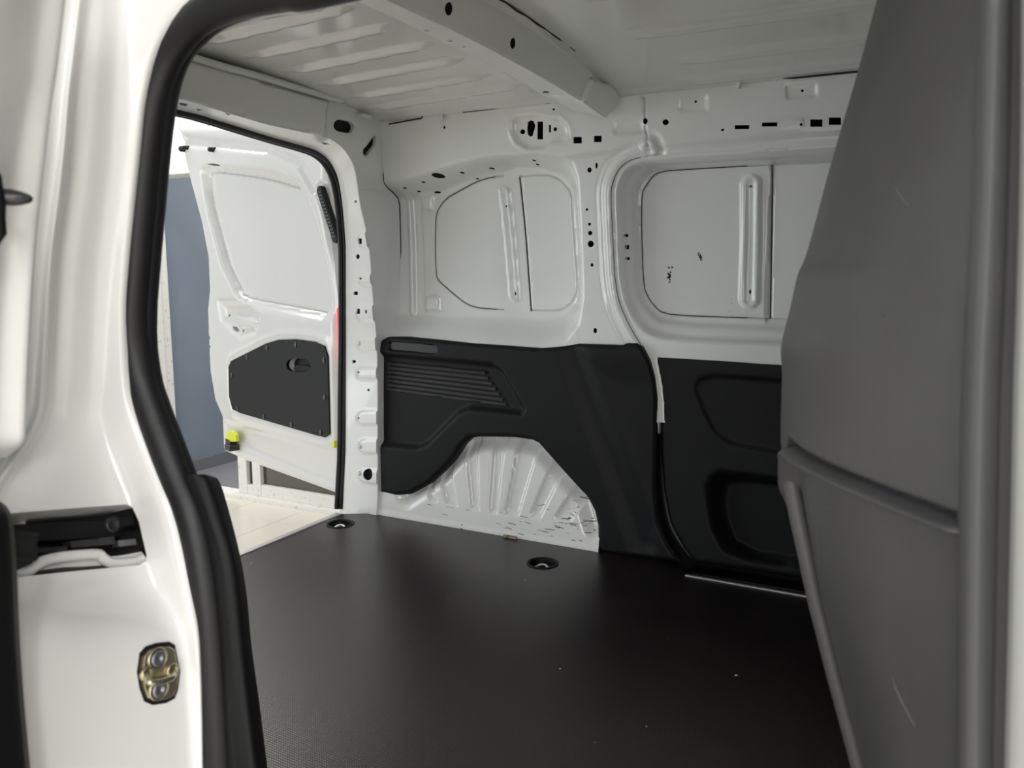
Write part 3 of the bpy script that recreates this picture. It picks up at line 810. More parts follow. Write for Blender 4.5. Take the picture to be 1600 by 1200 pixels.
# end bracket of the bow, boxed over its end at the wall
br = [at_X(911, 159, -0.756), at_X(926, 124, -0.734), at_X(957, 133, -0.728), at_X(969, 152, -0.733), at_X(958, 171, -0.745), at_X(945, 184, -0.757)]
bm = bmesh.new()
a = [bm.verts.new(tuple(p + A(0.003, -0.002, -0.002))) for p in br]; b = [bm.verts.new(tuple(p + A(-0.10, 0.02, 0.03))) for p in br]
bm.faces.new(a); bm.faces.new(b[::-1])
for i in range(len(a)): bm.faces.new((a[i], b[i], b[(i + 1) % len(a)], a[(i + 1) % len(a)]))
bmesh.ops.recalc_face_normals(bm, faces=bm.faces)
bmesh.ops.bevel(bm, geom=bm.edges[:], offset=0.003, segments=2, affect='EDGES')
me = bpy.data.meshes.new('bow_bracket'); bm.to_mesh(me); bm.free(); link('bow_bracket', me, M['paint_in'], ceiling)
# crooked sealer joint between roof and rail
def rail_line(pts): return [A(*at_Y(x, y, 2.019)) for x, y in pts]
def strip(name, pts, r, m, parent): return tube(name, rail_line(pts), r, m, parent, 6)
strip('roof_joint', [(608, 194), (640, 188), (658, 185), (664, 177), (716, 171), (724, 175), (760, 171), (795, 166), (800, 160), (824, 156), (832, 162), (860, 160)], 0.0022, M['joint_dark'], ceiling)
strip('roof_joint', [(970, 148), (1000, 143), (1045, 138), (1100, 134), (1112, 126), (1150, 122), (1200, 118), (1212, 121), (1240, 122), (1290, 117), (1330, 113), (1345, 112), (1380, 108)], 0.0022, M['joint_dark'], ceiling)
strip('rail_clip', [(690, 176), (690, 190)], 0.005, M['paint_in'], ceiling)
strip('rail_clip', [(1156, 124), (1154, 138)], 0.006, M['paint_in'], ceiling)

# ================================================================== REAR DOOR (open)
h0, h1 = A(-1.800, 2.157), A(-2.715, 2.497)
hd = (h1 - h0) / np.linalg.norm(h1 - h0)          # from the hinge outwards
hn = A(-hd[1], hd[0]) * -1                        # away from the viewer
if np.dot(hn, A(0, 1)) < 0: hn = -hn
def gmap(u, v, w): return np.stack([h0[0] + hd[0] * u + hn[0] * w, h0[1] + hd[1] * u + hn[1] * w, v + 0 * u], -1)
def gp(pts, w=0.0): return inv(gmap, w, pts, (0.4, 0.6))
DO = gp([(272, 194), (363, 196), (417, 204), (470, 220), (508, 244)]) 
DO += [(0.02, 0.98), (-0.02, 0.80), (-0.03, 0.55), (-0.03, -0.01)]
DO += gp([(525, 772), (380, 719), (347, 704), (345, 653), (334, 627), (326, 580), (323, 513), (322, 483), (325, 450), (323, 403), (313, 350), (297, 290), (286, 247), (285, 222), (277, 203)])
W1 = gp([(310, 262), (322, 255), (420, 262), (470, 280), (490, 320), (515, 400), (530, 470), (528, 505), (500, 507), (400, 487), (372, 470), (345, 420), (325, 345)])
W2 = gp([(330, 277), (337, 270), (353, 270), (417, 279), (465, 292), (480, 312), (500, 370), (512, 430), (517, 482), (511, 489), (450, 478), (390, 466), (377, 451), (360, 414), (347, 368), (333, 310)], 0.03)
wline = gp([(470, 295), (417, 280), (353, 271), (338, 270.5), (331, 276), (333, 310), (347, 367), (360, 413), (377, 450), (390, 465), (450, 477), (510, 488)], 0.03)
low = gp([(359, 573), (363, 564), (377, 557), (417, 537), (437, 531), (463, 530), (493, 534), (509, 541), (514, 557), (517, 678), (510, 683), (497, 680), (377, 645), (365, 639), (360, 620)])
dip = gp([(340, 470), (385, 470), (405, 495), (398, 520), (375, 530), (345, 500)])
lock_pad = gp([(362, 490), (400, 500), (395, 515), (370, 512)])
vent_c = gp([(500, 298), (524, 372)])
padl = gp([(350, 657), (530, 705), (530, 760), (500, 752), (352, 690)])
ban = gp([(286, 212), (340, 218), (420, 226), (470, 250), (495, 300), (488, 302), (465, 262), (415, 240), (340, 232), (290, 228)])
def rdoor_field(u, v):
    D = 0.03 * sstep(loft_t(u, v, W1, W2))
    s = sdf(u, v, ban); D += 0.012 * sstep(s / 0.02 + 0.5)
    s = sdf(u, v, dip); D += 0.02 * sstep(s / 0.05 + 0.3)
    s = sdf(u, v, lock_pad); D -= 0.012 * sstep(s / 0.012 + 0.4)
    s = sdf(u, v, low); D -= 0.006 * np.exp(-((s + 0.02) / 0.012) ** 2)
    s = sdf(u, v, padl); D += 0.008 * sstep(s / 0.02 + 0.3)
    c = segdist(u, v, vent_c); D += 0.012 * sstep((0.035 - c) / 0.012)
    e = segdist(u, v, DO, True); D += 0.012 * (1 - sstep(e / 0.03)) ** 2
    return D
hr = [gp([(327, 256.5), (337, 255.5), (347, 258), (348, 259.5), (334, 259)], 0.01), gp([(363, 510), (368, 511), (373, 517), (371, 519), (366, 516)], 0.01), gp(ell(377, 517, 1.3, 2), 0.01), gp(ell(355, 493, 1.3, 2), 0.01), gp(ell(404, 506, 1.5, 2), .01), gp(ell(326.5, 528, 2.4, 3)), gp(ell(327, 542, 2, 2.4)), gp(capsule((460, 570), (477, 571), 11.5))]
door_r = empty('door_1', (h0[0], h0[1], 0), 'white rear hinged door standing open, blank window and black lower trim', 'van door', kind='structure')
sheet('inner_panel', DO, gmap, M['paint'], 0.008, rdoor_field, hr, [(t2(smooth_line(wline, 3)), 0.0045, 0.02)], parent=door_r, thick=0.05, face_to=CAM, closed_back=True)
trim_r = sheet('trim_panel', low, gmap, M['black'], 0.012, None, [gp(capsule((460, 570), (477, 571), 10.5))], parent=door_r, thick=0.012, face_to=CAM)
trim_r.data.transform(Matrix.Translation(tuple(-0.006 * A(hn[0], hn[1], 0))))
for x, y in [(568, 190), (475, 235), (403, 318), (430, 475), (553, 512), (683, 548), (820, 585), (838, 423), (835, 250), (702, 178)]:
    u, v = gp([(230 + x / 3, 480 + y / 3)])[0]
    lathe('screw', [(0.0105, -0.001), (0.0105, 0.002), (0.007, 0.0035), (0.001, 0.0035)], M['gloss_black'], trim_r, frame_at(gmap, u, v, -0.006), 14)
q = gp(capsule((460, 570), (477, 571), 11))
prism('pull_handle', gp(capsule((461, 576), (477, 577), 5)), gmap, 0.008, 0.02, M['black'], door_r)
prism('handle_cup', q, gmap, 0.028, 0.034, M['black'], door_r)
prism('vent_grille', capsule(vent_c[0], vent_c[1], 0.0165), gmap, -0.004, 0.014, M['black'], door_r, 0.003)
for k in range(14):
    t = (k + 0.5) / 14; c = A(*vent_c[0]) * (1 - t) + A(*vent_c[1]) * t
    prism('vent_slat', [(c[0] - .013, c[1] - .003), (c[0] + .013, c[1] - .003), (c[0] + .013, c[1] + .003), (c[0] - .013, c[1] + .003)], gmap, -0.0065, 0.0, M['gloss_black'], door_r)
for x, y, r_ in [(288, 233, 0.013), (293, 231, 0.009), (333.5, 234, 0.010)]:
    u, v = gp([(x, y)])[0]
    lathe('rubber_bumper', [(r_ * 1.2, -0.015), (r_, 0.004), (r_, 0.016), (r_ * 0.7, 0.022), (0.001, 0.022)], M['rubber'], door_r, frame_at(gmap, u, v, 0.0), 16)
u, v = gp([(368, 694)])[0]
latch = box('latch', (-0.036, -0.022, -0.004), (0.012, 0.024, 0.03), M['gloss_black'], door_r, 0.004, frame_at(gmap, u, v, 0.0))
box('latch_hook', (-0.012, -0.020, 0.0), (0.040, 0.006, 0.045), M['gloss_black'], latch, 0.004, frame_at(gmap, u, v, 0.0))
prism('latch_tab', gp([(357, 690), (357, 676), (361, 673), (367, 674), (371, 680), (372, 688), (370, 690)], -0.02), gmap, -0.028, -0.014, M['yellow'], latch, 0.003)
prism('striker_cover', gp([(523.5, 689), (527, 688), (527, 699), (524, 700)]), gmap, -0.012, 0.0, M['yellow'], door_r)
# tail lamp on the outside of the rear pillar
tl_ = empty('tail_lamp', (-1.70, 2.17, 0.35), 'red tail lamp on the outside corner behind the rear pillar', 'tail lamp')
box('lens', (-1.746, 2.122, 0.46), (-1.734, 2.140, 0.66), M['red'], tl_, 0.008)
box('housing', (-1.734, 2.118, 0.45), (-1.722, 2.145, 0.67), M['black'], tl_, 0.004)

# ================================================================== NEAR SIDE: REAR EDGE OF THE SLIDING DOOR OPENING
rows = [-40, 0, 75, 150, 225, 300, 400, 500, 600, 650, 700, 750, 800, 860, 920, 980, 1050, 1120, 1200, 1270]
SEALC = [(520, -27), (440, -14), (370, 0), (322, 20), (291, 45), (268, 75), (254, 105), (243, 145), (236, 190), (229, 250), (222, 330), (216, 400), (211, 470), (210, 520), (213, 560), (220, 600), (235, 645), (254, 695), (275, 750), (296, 800), (312, 862), (324, 935), (332, 1010), (338, 1090), (343, 1180), (347, 1270)]
def col(xs, Y):
    return [at_Y(x, y, Y) for x, y in zip(xs, rows)]
sA = np.array([p for p in SEALC if p[0] < 330])
cA = [330, 322] + [float(np.interp(y, sA[:, 1], sA[:, 0])) for y in rows[2:]]
cB = [206, 203, 204, 201, 197, 188, 175, 167, 164, 160, 172, 192, 212, 226, 246, 282, 296, 302, 305, 307]
cC = [140, 136, 127, 119, 113, 106, 92, 86, 80, 74, 48, 15, -10, -25, -30, -30, -30, -30, -30, -30]
cC2 = [128, 124, 115, 106, 100, 92, 79, 72, 66, 60, 33, 0, -28, -45, -50, -50, -50, -50, -50, -50]
cC3 = [120, 116, 106, 97, 90, 81, 69, 62, 55, 49, 22, -12, -40, -60, -65, -65, -65, -65, -65, -65]
cD = [95, 90, 80, 70, 62, 52, 40, 30, 22, 15, -10, -45, -75, -90, -95, -95, -95, -95, -95, -95]
def plane_Y(xs, base):
    out = []
    for x, y, bxx, Y in zip(xs, rows, cB, base):
        rb, rr = ray(bxx, y), ray(x, y)
        Yp = (0.541 + 0.007 * min(1, max(0, (y - 640) / 140))) * (rb[0] / rb[1]) / (rr[0] / rr[1])
        k = 1.0
        out.append(Y * (1 - k) + Yp * k)
    return out
def pcol(xs, Y, off=0.0):
    return [at_Y(x, y, q + off) for x, y, q in zip(xs, rows, plane_Y(xs, [Y] * len(rows)))]
lines_ = [col([a + 15 for a in cA], 0.578), col(cA, 0.566), col([0.55 * a + 0.45 * b for a, b in zip(cA, cB)], 0.545), pcol(cB, 0.522, -0.004), pcol([0.72 * a + 0.28 * b for a, b in zip(cB, cC)], 0.496),
          pcol([0.35 * a + 0.65 * b for a, b in zip(cB, cC)], 0.476), pcol(cC, 0.462, 0.005), pcol(cC2, 0.448, -0.006), pcol(cC3, 0.452, 0.003), pcol(cD, 0.430)]
NC, NR = 90, 140
LN = []
for l in lines_:
    s = np.array(smooth_line([tuple(p) for p in l], 10))
    LN.append(np.stack([np.interp(np.linspace(0, len(rows) - 1, NR), np.linspace(0, len(rows) - 1, len(s)), s[:, k]) for k in range(3)], 1))
LN = np.array(LN)                                    # lines x rows x 3
tt = np.linspace(0, len(LN) - 1, NC)
i0 = np.clip(tt.astype(int), 0, len(LN) - 2); fr_ = (tt - i0)[:, None, None]
GR = LN[i0] * (1 - fr_) + LN[i0 + 1] * fr_
for _ in range(2): GR[1:-1] = (GR[:-2] + 2 * GR[1:-1] + GR[2:]) / 4
for _ in range(4): GR[:, 1:-1] = (GR[:, :-2] + 2 * GR[:, 1:-1] + GR[:, 2:]) / 4
NU, NV = 0.24, 1.05
def make_grid_map(GRID, NU, NV, away):
    ncol, nrow = GRID.shape[:2]
    du = np.gradient(GRID, axis=0); dv = np.gradient(GRID, axis=1)
    NN = np.cross(du, dv); NN /= np.linalg.norm(NN, axis=2)[..., None] + 1e-12
    s = np.sign((NN * (GRID - CAM)).sum()); NN *= s * away
    def f(u, v, w):
        a = np.clip(u / NU, 0, 1) * (ncol - 1); b = np.clip(v / NV, 0, 1) * (nrow - 1)
        i = np.clip(a.astype(int), 0, ncol - 2); j = np.clip(b.astype(int), 0, nrow - 2)
        fa, fb = (a - i)[..., None], (b - j)[..., None]
        def bl(G): return G[i, j] * (1 - fa) * (1 - fb) + G[i + 1, j] * fa * (1 - fb) + G[i, j + 1] * (1 - fa) * fb + G[i + 1, j + 1] * fa * fb
        n = bl(NN); n /= np.linalg.norm(n, axis=-1)[..., None] + 1e-12
        return bl(GRID) + n * w[..., None]
    PX = proj(GRID)
    def inv_(pts, w=0.0):
        out = []
        for p in pts:
            k = ((PX - A(*p)) ** 2).sum(2).argmin(); i, j = np.unravel_index(k, PX.shape[:2])
            out.append(inv(f, w, [p], (i / (ncol - 1) * NU, j / (nrow - 1) * NV))[0])
        return out
    return f, inv_
nmap, ninv = make_grid_map(GR, NU, NV, 1)
near = empty('wall_right', (-0.7, 0.5, 0.2), 'white-painted rear pillar of the open sliding door with rail slot', 'van pillar', kind='structure')
slot = ninv([(-20, 806), (17, 802), (100, 795), (198, 788), (207, 793), (217, 815), (229, 868), (228, 877), (217, 883), (100, 894), (27, 902), (-20, 907)])
sheet('pillar_panel', [(0.0, 0.0), (NU, 0.0), (NU, NV), (0.0, NV)], nmap, M['paint'], 0.006, None, [slot], parent=near, thick=0.004, hole_depth=0.055)
sc_ = ninv([(-40, 790), (245, 775), (250, 895), (-40, 920)])
pk = np.array(sc_)
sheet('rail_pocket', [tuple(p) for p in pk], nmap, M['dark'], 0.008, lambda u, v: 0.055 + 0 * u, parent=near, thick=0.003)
def slab(name, pts, w0, w1, m, parent, bev=0.0): return sheet(name, ninv(pts, w0), nmap, m, 0.008, lambda u, v: w0 + 0 * u, parent=parent, thick=w1 - w0)
slab('door_rail', [(-20, 822), (60, 817), (208, 805), (212, 832), (60, 845), (-20, 850)], 0.030, 0.045, M['black'], near, 0.002)
slab('rail_lip', [(-20, 862), (105, 854), (105, 862), (-20, 868)], 0.022, 0.034, M['gloss_black'], near, 0.002)
slab('rail_lip', [(110, 846), (178, 838), (182, 850), (112, 856)], 0.022, 0.034, M['gloss_black'], near, 0.002)
slab('rail_lip', [(184, 845), (212, 842), (214, 851), (186, 854)], 0.022, 0.034, M['bolt'], near, 0.002)
u, v = ninv([(175, 820)], 0.03)[0]
lathe('rail_bolt', [(0.0085, -0.004), (0.0085, 0.003), (0.006, 0.004), (0.004, 0.002), (0.001, 0.002)], M['gloss_black'], near, frame_at(nmap, u, v, 0.03), 18)
lp = [nmap(A(a), A(b), A(0.012))[0] for a, b in ninv([(-20, 898), (20, 896), (42, 893), (56, 884), (70, 876), (100, 870), (150, 866), (160, 872), (172, 879), (190, 880), (215, 876), (226, 870)], 0.012)]
tube('sealed_flange', smooth_line([tuple(p) for p in lp], 4), 0.0055, M['paint'], near, 8)
slab('flange_ledge', [(-20, 882), (40, 878), (222, 862), (226, 876), (100, 886), (-20, 903)], 0.018, 0.05, M['paint'], near)

# ---- striker plate
SU = ninv([(247, 1052)])[0]
Fs = frame_at(nmap, *SU)
st = empty('door_striker', tuple(Fs.translation), 'brass-coloured steel striker plate with wire loop and two bolts on the pillar', 'door striker')
plate_px = [(219, 1022), (228, 1012), (243, 1007), (262, 1005), (271, 1010), (276, 1035), (279, 1048), (276, 1075), (271, 1089), (258, 1096), (238, 1099), (226, 1094), (219, 1075), (215, 1050)]
cpx = A(247, 1052)
prism('gasket', ninv([tuple(cpx + (A(*p) - cpx) * 1.05) for p in plate_px]), nmap, -0.0012, 0.002, M['rubber'], st)
prism('plate', ninv([tuple(cpx + (A(*p) - cpx) * 0.90) for p in plate_px]), nmap, -0.0045, 0.0, M['steel'], st, 0.0012)
for x, y in [(246, 1029), (248, 1077)]:
    u, v = ninv([(x, y)], -0.004)[0]
    fr = frame_at(nmap, u, v, -0.0045)
    lathe('boss', [(0.0112, -0.001), (0.0108, 0.0010), (0.0092, 0.0012), (0.009, 0.0004)], M['steel'], st, fr, 22)
    bo = lathe('bolt', [(0.0080, -0.001), (0.0080, 0.0020), (0.0070, 0.0028), (0.0030, 0.0028), (0.0026, 0.0012), (0.0005, 0.0012)], M['bolt'], st, fr, 22)
la = [nmap(A(a), A(b), A(w))[0] for (a, b), w in [(ninv([p], w)[0], w) for p, w in zip([(228, 1053), (229, 1057), (232, 1064), (240, 1067), (255, 1064), (268, 1059), (270, 1053), (268, 1047)], [0.0, -0.010, -0.018, -0.021, -0.021, -0.018, -0.010, 0.0])]]
tube('loop', smooth_line([tuple(p) for p in la], 5), 0.0033, M['steel'], st, 10)
for x, y in [(228, 1053), (268, 1047)]:
    u, v = ninv([(x, y)], -0.004)[0]
    lathe('loop_collar', [(0.0072, -0.001), (0.0068, 0.0025), (0.0052, 0.003), (0.0045, 0.002)], M['steel'], st, frame_at(nmap, u, v, -0.0045), 18)

# ---- rubber seal round the opening and lower pillar trim
sp = [A(-0.14, 0.566, 1.047), A(-0.20, 0.566, 1.045)] + [at_Y(x, y, 0.566) for x, y in SEALC]
se = empty('weatherstrip', tuple(sp[-1]), 'thick black rubber weatherstrip round the near sliding door opening', 'weatherstrip')
tube('bulb', smooth_line([tuple(p) for p in sp], 5), 0.0150, M['rubber'], se, 18, ry=1.15)
tube('lip', smooth_line([(-0.14, 0.578, 1.037), (-0.20, 0.578, 1.035)] + [tuple(at_Y(x + 13, y + (4 if y < 60 else 0), 0.575)) for x, y in SEALC], 5), 0.0142, M['rubber'], se, 14)
tl1 = [(297, 742), (300, 754), (323, 804), (340, 867), (350, 950), (356, 1033), (360, 1117), (366, 1200), (368, 1280)]
tl2 = [(318, 741), (325, 752), (342, 800), (362, 867), (372, 940), (379, 1015), (388, 1100), (400, 1200), (408, 1280)]
tl3 = [(332, 744), (342, 751), (354, 785), (375, 867), (386, 933), (393, 1008), (405, 1096), (418, 1200), (428, 1280)]
tls = [np.array(smooth_line([tuple(at_Y(x + dx, y, Y)) for x, y in L], 10)) for L, Y, dx in ((tl1, 0.565, -14), (tl1, 0.556, 0), (tl2, 0.562, -6), (tl2, 0.568, 3), (tl3, 0.600, 0), (tl3, 0.66, 0))]
TG = np.array([[l[int(k)] for k in np.linspace(0, len(l) - 1, 70)] for l in tls])
tt = np.linspace(0, len(TG) - 1, 40); i0 = np.clip(tt.astype(int), 0, len(TG) - 2); fr_ = (tt - i0)[:, None, None]
TG = TG[i0] * (1 - fr_) + TG[i0 + 1] * fr_
for _ in range(2): TG[1:-1] = (TG[:-2] + 2 * TG[1:-1] + TG[2:]) / 4
cmap_, cinv = make_grid_map(TG, 0.10, 0.55, 1)
o = sheet('pillar_trim', [(0, 0), (0.10, 0), (0.10, 0.55), (0, 0.55)], cmap_, M['black'], 0.006, None, thick=0.004)
set_props(o, 'black moulded plastic pillar trim beside the lower near weatherstrip', 'pillar trim')

# inner lining of the near side behind the pillar (closes the body)
def quadstrip(name, pts, z0, z1, m, parent):
    V, F = [], []
    for x, y in pts: V += [(x, y, z0), (x, y, z1)]
    for k in range(len(pts) - 1): F.append((2 * k, 2 * k + 2, 2 * k + 3, 2 * k + 1))
    o = link(name, mesh(name, V, F, False), m, parent)
    md = o.modifiers.new('t', 'SOLIDIFY'); md.thickness = 0.004
    return o
quadstrip('inner_lining', [(-0.76, 0.60), (-0.86, 0.66), (-1.60, 0.66), (-1.66, 0.66)], -0.05, 1.30, M['paint_in'], near)
quadstrip('roof_rail', [(-0.80, 0.60), (0.2, 0.60)], 1.06, 1.30, M['paint_in'], near)
quadstrip('outer_quarter_skin', [(-0.76, 0.455), (-0.80, 0.445), (-1.60, 0.445), (-1.68, 0.50)], -0.30, 1.30, M['paint'], near)

# ================================================================== NEAR SLIDING DOOR, SLID BACK
door_n = empty('door_3', (-0.62, 0.36, 0.2), 'open near sliding door edge with guide pin and black trim at the left', 'van door', kind='structure')
rws = [-40, 0, 100, 167, 267, 393, 500, 600, 660, 692, 715]
e1 = [107, 104, 92, 82, 70, 57, 50, 45, 43, 38, 10]
e2 = [66, 60, 50, 38, 23, 7, -2, -8, -10, -14, -30]
e3 = [18, 13, -5, -14, -30, -45, -55, -60, -62, -66, -80]
e4 = [-30, -40, -60, -70, -85, -100, -110, -115, -118, -120, -130]
DL = []
for xs, Y in ((e1, 0.425), (e1, 0.405), (e2, 0.385), (e3, 0.345), (e4, 0.315)):
    off = 10 if Y == 0.425 else 0
    l = np.array(smooth_line([tuple(at_Y(x - off * 0.6, y, Y)) for x, y in zip(xs, rws)], 8)); DL.append(l)
DL = np.array(DL)
tt = np.linspace(0, len(DL) - 1, 40); i0 = np.clip(tt.astype(int), 0, len(DL) - 2); fr_ = (tt - i0)[:, None, None]
DG = DL[i0] * (1 - fr_) + DL[i0 + 1] * fr_
for _ in range(3): DG[1:-1] = (DG[:-2] + 2 * DG[1:-1] + DG[2:]) / 4
omap, oinv = make_grid_map(DG, 0.15, 0.65, 1)
sheet('door_edge', [(0, 0), (0.15, 0), (0.15, 0.65), (0, 0.65)], omap, M['paint'], 0.006, parent=door_n, thick=0.004)
tb = [(-30, 776), (-8, 781), (4, 786), (13, 795), (20, 812), (24, 850), (27, 900), (31, 1000), (38, 1100), (47, 1200), (54, 1280)]
TB = []
for Y, dx in ((0.395, -4), (0.380, 0), (0.365, 0), (0.352, -8), (0.325, -55), (0.305, -110)):
    TB.append(np.array(smooth_line([tuple(at_Y(x + dx, y + (abs(dx) * 0.0), Y)) for x, y in tb], 8)))
TB = np.array(TB)
tt = np.linspace(0, len(TB) - 1, 36); i0 = np.clip(tt.astype(int), 0, len(TB) - 2); fr_ = (tt - i0)[:, None, None]
TB = TB[i0] * (1 - fr_) + TB[i0 + 1] * fr_
pmap_, _ = make_grid_map(TB, 0.14, 0.45, 1)
sheet('door_trim', [(0, 0), (0.14, 0), (0.14, 0.45), (0, 0.45)], pmap_, M['black'], 0.007, parent=door_n, thick=0.004)
box('door_slab', (-1.55, 0.30, -0.25), (-0.665, 0.352, 1.18), M['paint'], door_n, 0.012)
pa, pb = at_Y(51, 311, 0.372), at_Y(-20, 306, 0.352)
dirp = (pb - pa)
tube('guide_pin', [pa, pa + dirp * 0.06, pa + dirp * 0.25, pa + dirp * 0.45, pa + dirp * 0.9, pb], [0.0012, 0.0030, 0.0050, 0.0060, 0.0060, 0.0060], M['gloss_black'], door_n, 14)
pc = at_Y(-6, 320, 0.352)
tube('pin_bracket', [pc + A(-0.004, 0.0, 0.028), pc + A(0.0, 0, 0.02), pc, pc + A(0, 0, -0.02), pc + A(-0.004, 0, -0.028)], [0.002, 0.005, 0.006, 0.005, 0.002], M['black'], door_n, 12)

# ================================================================== GREY BULKHEAD AND B-PILLAR (right)
sil = [(1382, -40), (1370, 0), (1338, 120), (1300, 250), (1262, 390), (1246, 430), (1235, 480), (1226, 515), (1220, 545), (1222, 585), (1221, 620), (1220, 690), (1226, 740), (1236, 800), (1262, 940), (1290, 1050), (1330, 1200), (1352, 1280)]
g1 = [(1527, -40), (1525, 0), (1520, 150), (1517, 300), (1509, 450), (1503, 550), (1500, 620), (1497, 750), (1495, 850), (1493, 1000), (1491, 1200), (1490, 1280)]
g1y = np.array([p[1] for p in g1]); g1x = np.array([p[0] for p in g1])
YS = 0.90
bl = []
for x, y in smooth_line(sil, 5):
    S = at_Y(x, y, YS)
    P0 = at_Y(float(np.interp(y, g1y, g1x)) + 6, y, 0.575); P0[2] = S[2] * 0.35 + P0[2] * 0.65
    C = at_Y(x, y, 0.74)
    rowp = [P0 + A(0.03, -0.01, 0)]
    for t in np.linspace(0, 1, 26): rowp.append((1 - t) ** 2 * P0 + 2 * t * (1 - t) * C + t * t * S)
    for Y in (0.94, 0.99, 1.06, 1.2, 1.4, 1.7, 2.04):
        rowp.append(A(S[0] - 0.012 * min(1, (Y - YS) / 0.1), Y, S[2]))
    bl.append(rowp)
BG = np.array(bl).transpose(1, 0, 2)
BG2 = np.array([np.stack([np.interp(np.linspace(0, BG.shape[1] - 1, 160), np.arange(BG.shape[1]), BG[i][:, k]) for k in range(3)], 1) for i in range(BG.shape[0])])
kmap, kinv = make_grid_map(BG2, 0.9, 1.3, 1)
bead = kinv([(1232, 702), (1260, 722), (1300, 742), (1350, 764), (1400, 784), (1450, 803), (1500, 822)])
slot_b = kinv([(1243, 752), (1250, 800), (1262, 868)])
bx, bz = [p[0] for p in bead], [p[1] for p in bead]
def bulk_field(u, v):
    o_ = np.argsort(bx)
    vl = np.interp(u, np.array(bx)[o_], np.array(bz)[o_])
    d = v - vl
    env = sstep((0.8 - u / 0.9) / 0.1) * sstep((u - 0.012) / 0.02)
    D = (0.013 * np.exp(-((d + 0.012) / 0.008) ** 2) - 0.010 * np.exp(-((d - 0.006) / 0.010) ** 2) + 0.012 * sstep((d - 0.010) / 0.03)) * env
    return D
bulk = empty('bulkhead', (-0.05, 0.8, 0.0), 'grey moulded plastic bulkhead behind the seats, at the right', 'partition')
sheet('shell', [(0, 0), (0.9, 0), (0.9, 1.3), (0, 1.3)], kmap, M['grey'], 0.005, bulk_field, (), [(slot_b, 0.006, 0.012)], parent=bulk, thick=0.004)
el = [tuple(at_Y(x, y, 0.862)) for x, y in [(1229, 700), (1229, 715), (1232, 735), (1240, 775), (1248, 815), (1258, 860), (1274, 935), (1288, 990), (1303, 1050), (1322, 1120), (1343, 1200), (1363, 1280)]]
tube('edge_lip', smooth_line(el, 5), [0.003, 0.005, 0.007] + [0.0086] * (5 * (len(el) - 1) - 2), M['grey'], bulk, 14)
for pts in ([(1302, 273), (1330, 279), (1360, 277), (1384, 273)], [(1392, 282), (1404, 300), (1420, 322)], [(1254, 410), (1262, 402), (1268, 403), (1278, 395)], [(1336, 493), (1346, 503)], [(1378, 492), (1391, 501)], [(1393, 1053), (1400, 1075), (1412, 1100), (1430, 1135)], [(1250, 655), (1262, 667)], [(1284, 790), (1294, 795)]):
    q = [kmap(A(a), A(b), A(-0.0002))[0] for a, b in kinv(pts)]
    tube('scratch_mark', q, [0.0003] + [0.0009] * (len(q) - 2) + [0.0003], M['scratch'], bulk, 5)
# B-pillar strip
def vline(p, Y): return np.array(smooth_line([tuple(at_Y(x, y, Y)) for x, y in p], 8))
ga = [(1527, -40), (1521, 150), (1517, 300), (1507, 480), (1501, 600), (1495, 850), (1491, 1200), (1490, 1280)]
gb = [(1562, -40), (1556, 150), (1550, 300), (1542, 480), (1536, 600), (1530, 850), (1527, 1200), (1526, 1280)]
gc = [(1588, -40), (1586, 150), (1584, 300), (1579, 480), (1574, 600), (1570, 850), (1562, 1200), (1561, 1280)]
PS = np.array([vline(ga, 0.60), vline(ga, 0.572), vline([(0.65 * a[0] + 0.35 * b[0], a[1]) for a, b in zip(ga, gb)], 0.556), vline(gb, 0.552), vline([(0.5 * a[0] + 0.5 * b[0], a[1]) for a, b in zip(gb, gc)], 0.562), vline(gc, 0.575), vline(gc, 0.60)])
tt = np.linspace(0, len(PS) - 1, 40); i0 = np.clip(tt.astype(int), 0, len(PS) - 2); fr_ = (tt - i0)[:, None, None]
PS = PS[i0] * (1 - fr_) + PS[i0 + 1] * fr_
for _ in range(4): PS[1:-1] = (PS[:-2] + 2 * PS[1:-1] + PS[2:]) / 4
smap, _ = make_grid_map(PS, 0.08, 0.9, 1)
o = sheet('pillar_cover', [(0, 0), (0.08, 0), (0.08, 0.9), (0, 0.9)], smap, M['grey'], 0.006, thick=0.003)
set_props(o, 'upright rounded grey plastic pillar cover at the right edge', 'pillar trim')
gd = [(1598, -40), (1597, 150), (1595, 300), (1590, 480), (1586, 600), (1580, 850), (1571, 1200), (1570, 1280)]
ge = [(x + 90, y) for x, y in gd]
PW = np.array([vline(gc, 0.60), vline([(0.5 * a[0] + 0.5 * b[0], a[1]) for a, b in zip(gc, gd)], 0.575), vline(gd, 0.555), vline([(x + 8, y) for x, y in gd], 0.540), vline(ge, 0.50)])
tt = np.linspace(0, len(PW) - 1, 30); i0 = np.clip(tt.astype(int), 0, len(PW) - 2); fr_ = (tt - i0)[:, None, None]
PW = PW[i0] * (1 - fr_) + PW[i0 + 1] * fr_
vmap, _ = make_grid_map(PW, 0.1, 0.9, 1)
o = sheet('pillar_front', [(0, 0), (0.1, 0), (0.1, 0.9), (0, 0.9)], vmap, M['paint'], 0.008, thick=0.003)
set_props(o, 'white-painted front door pillar at the extreme right edge', 'van pillar', kind='structure')

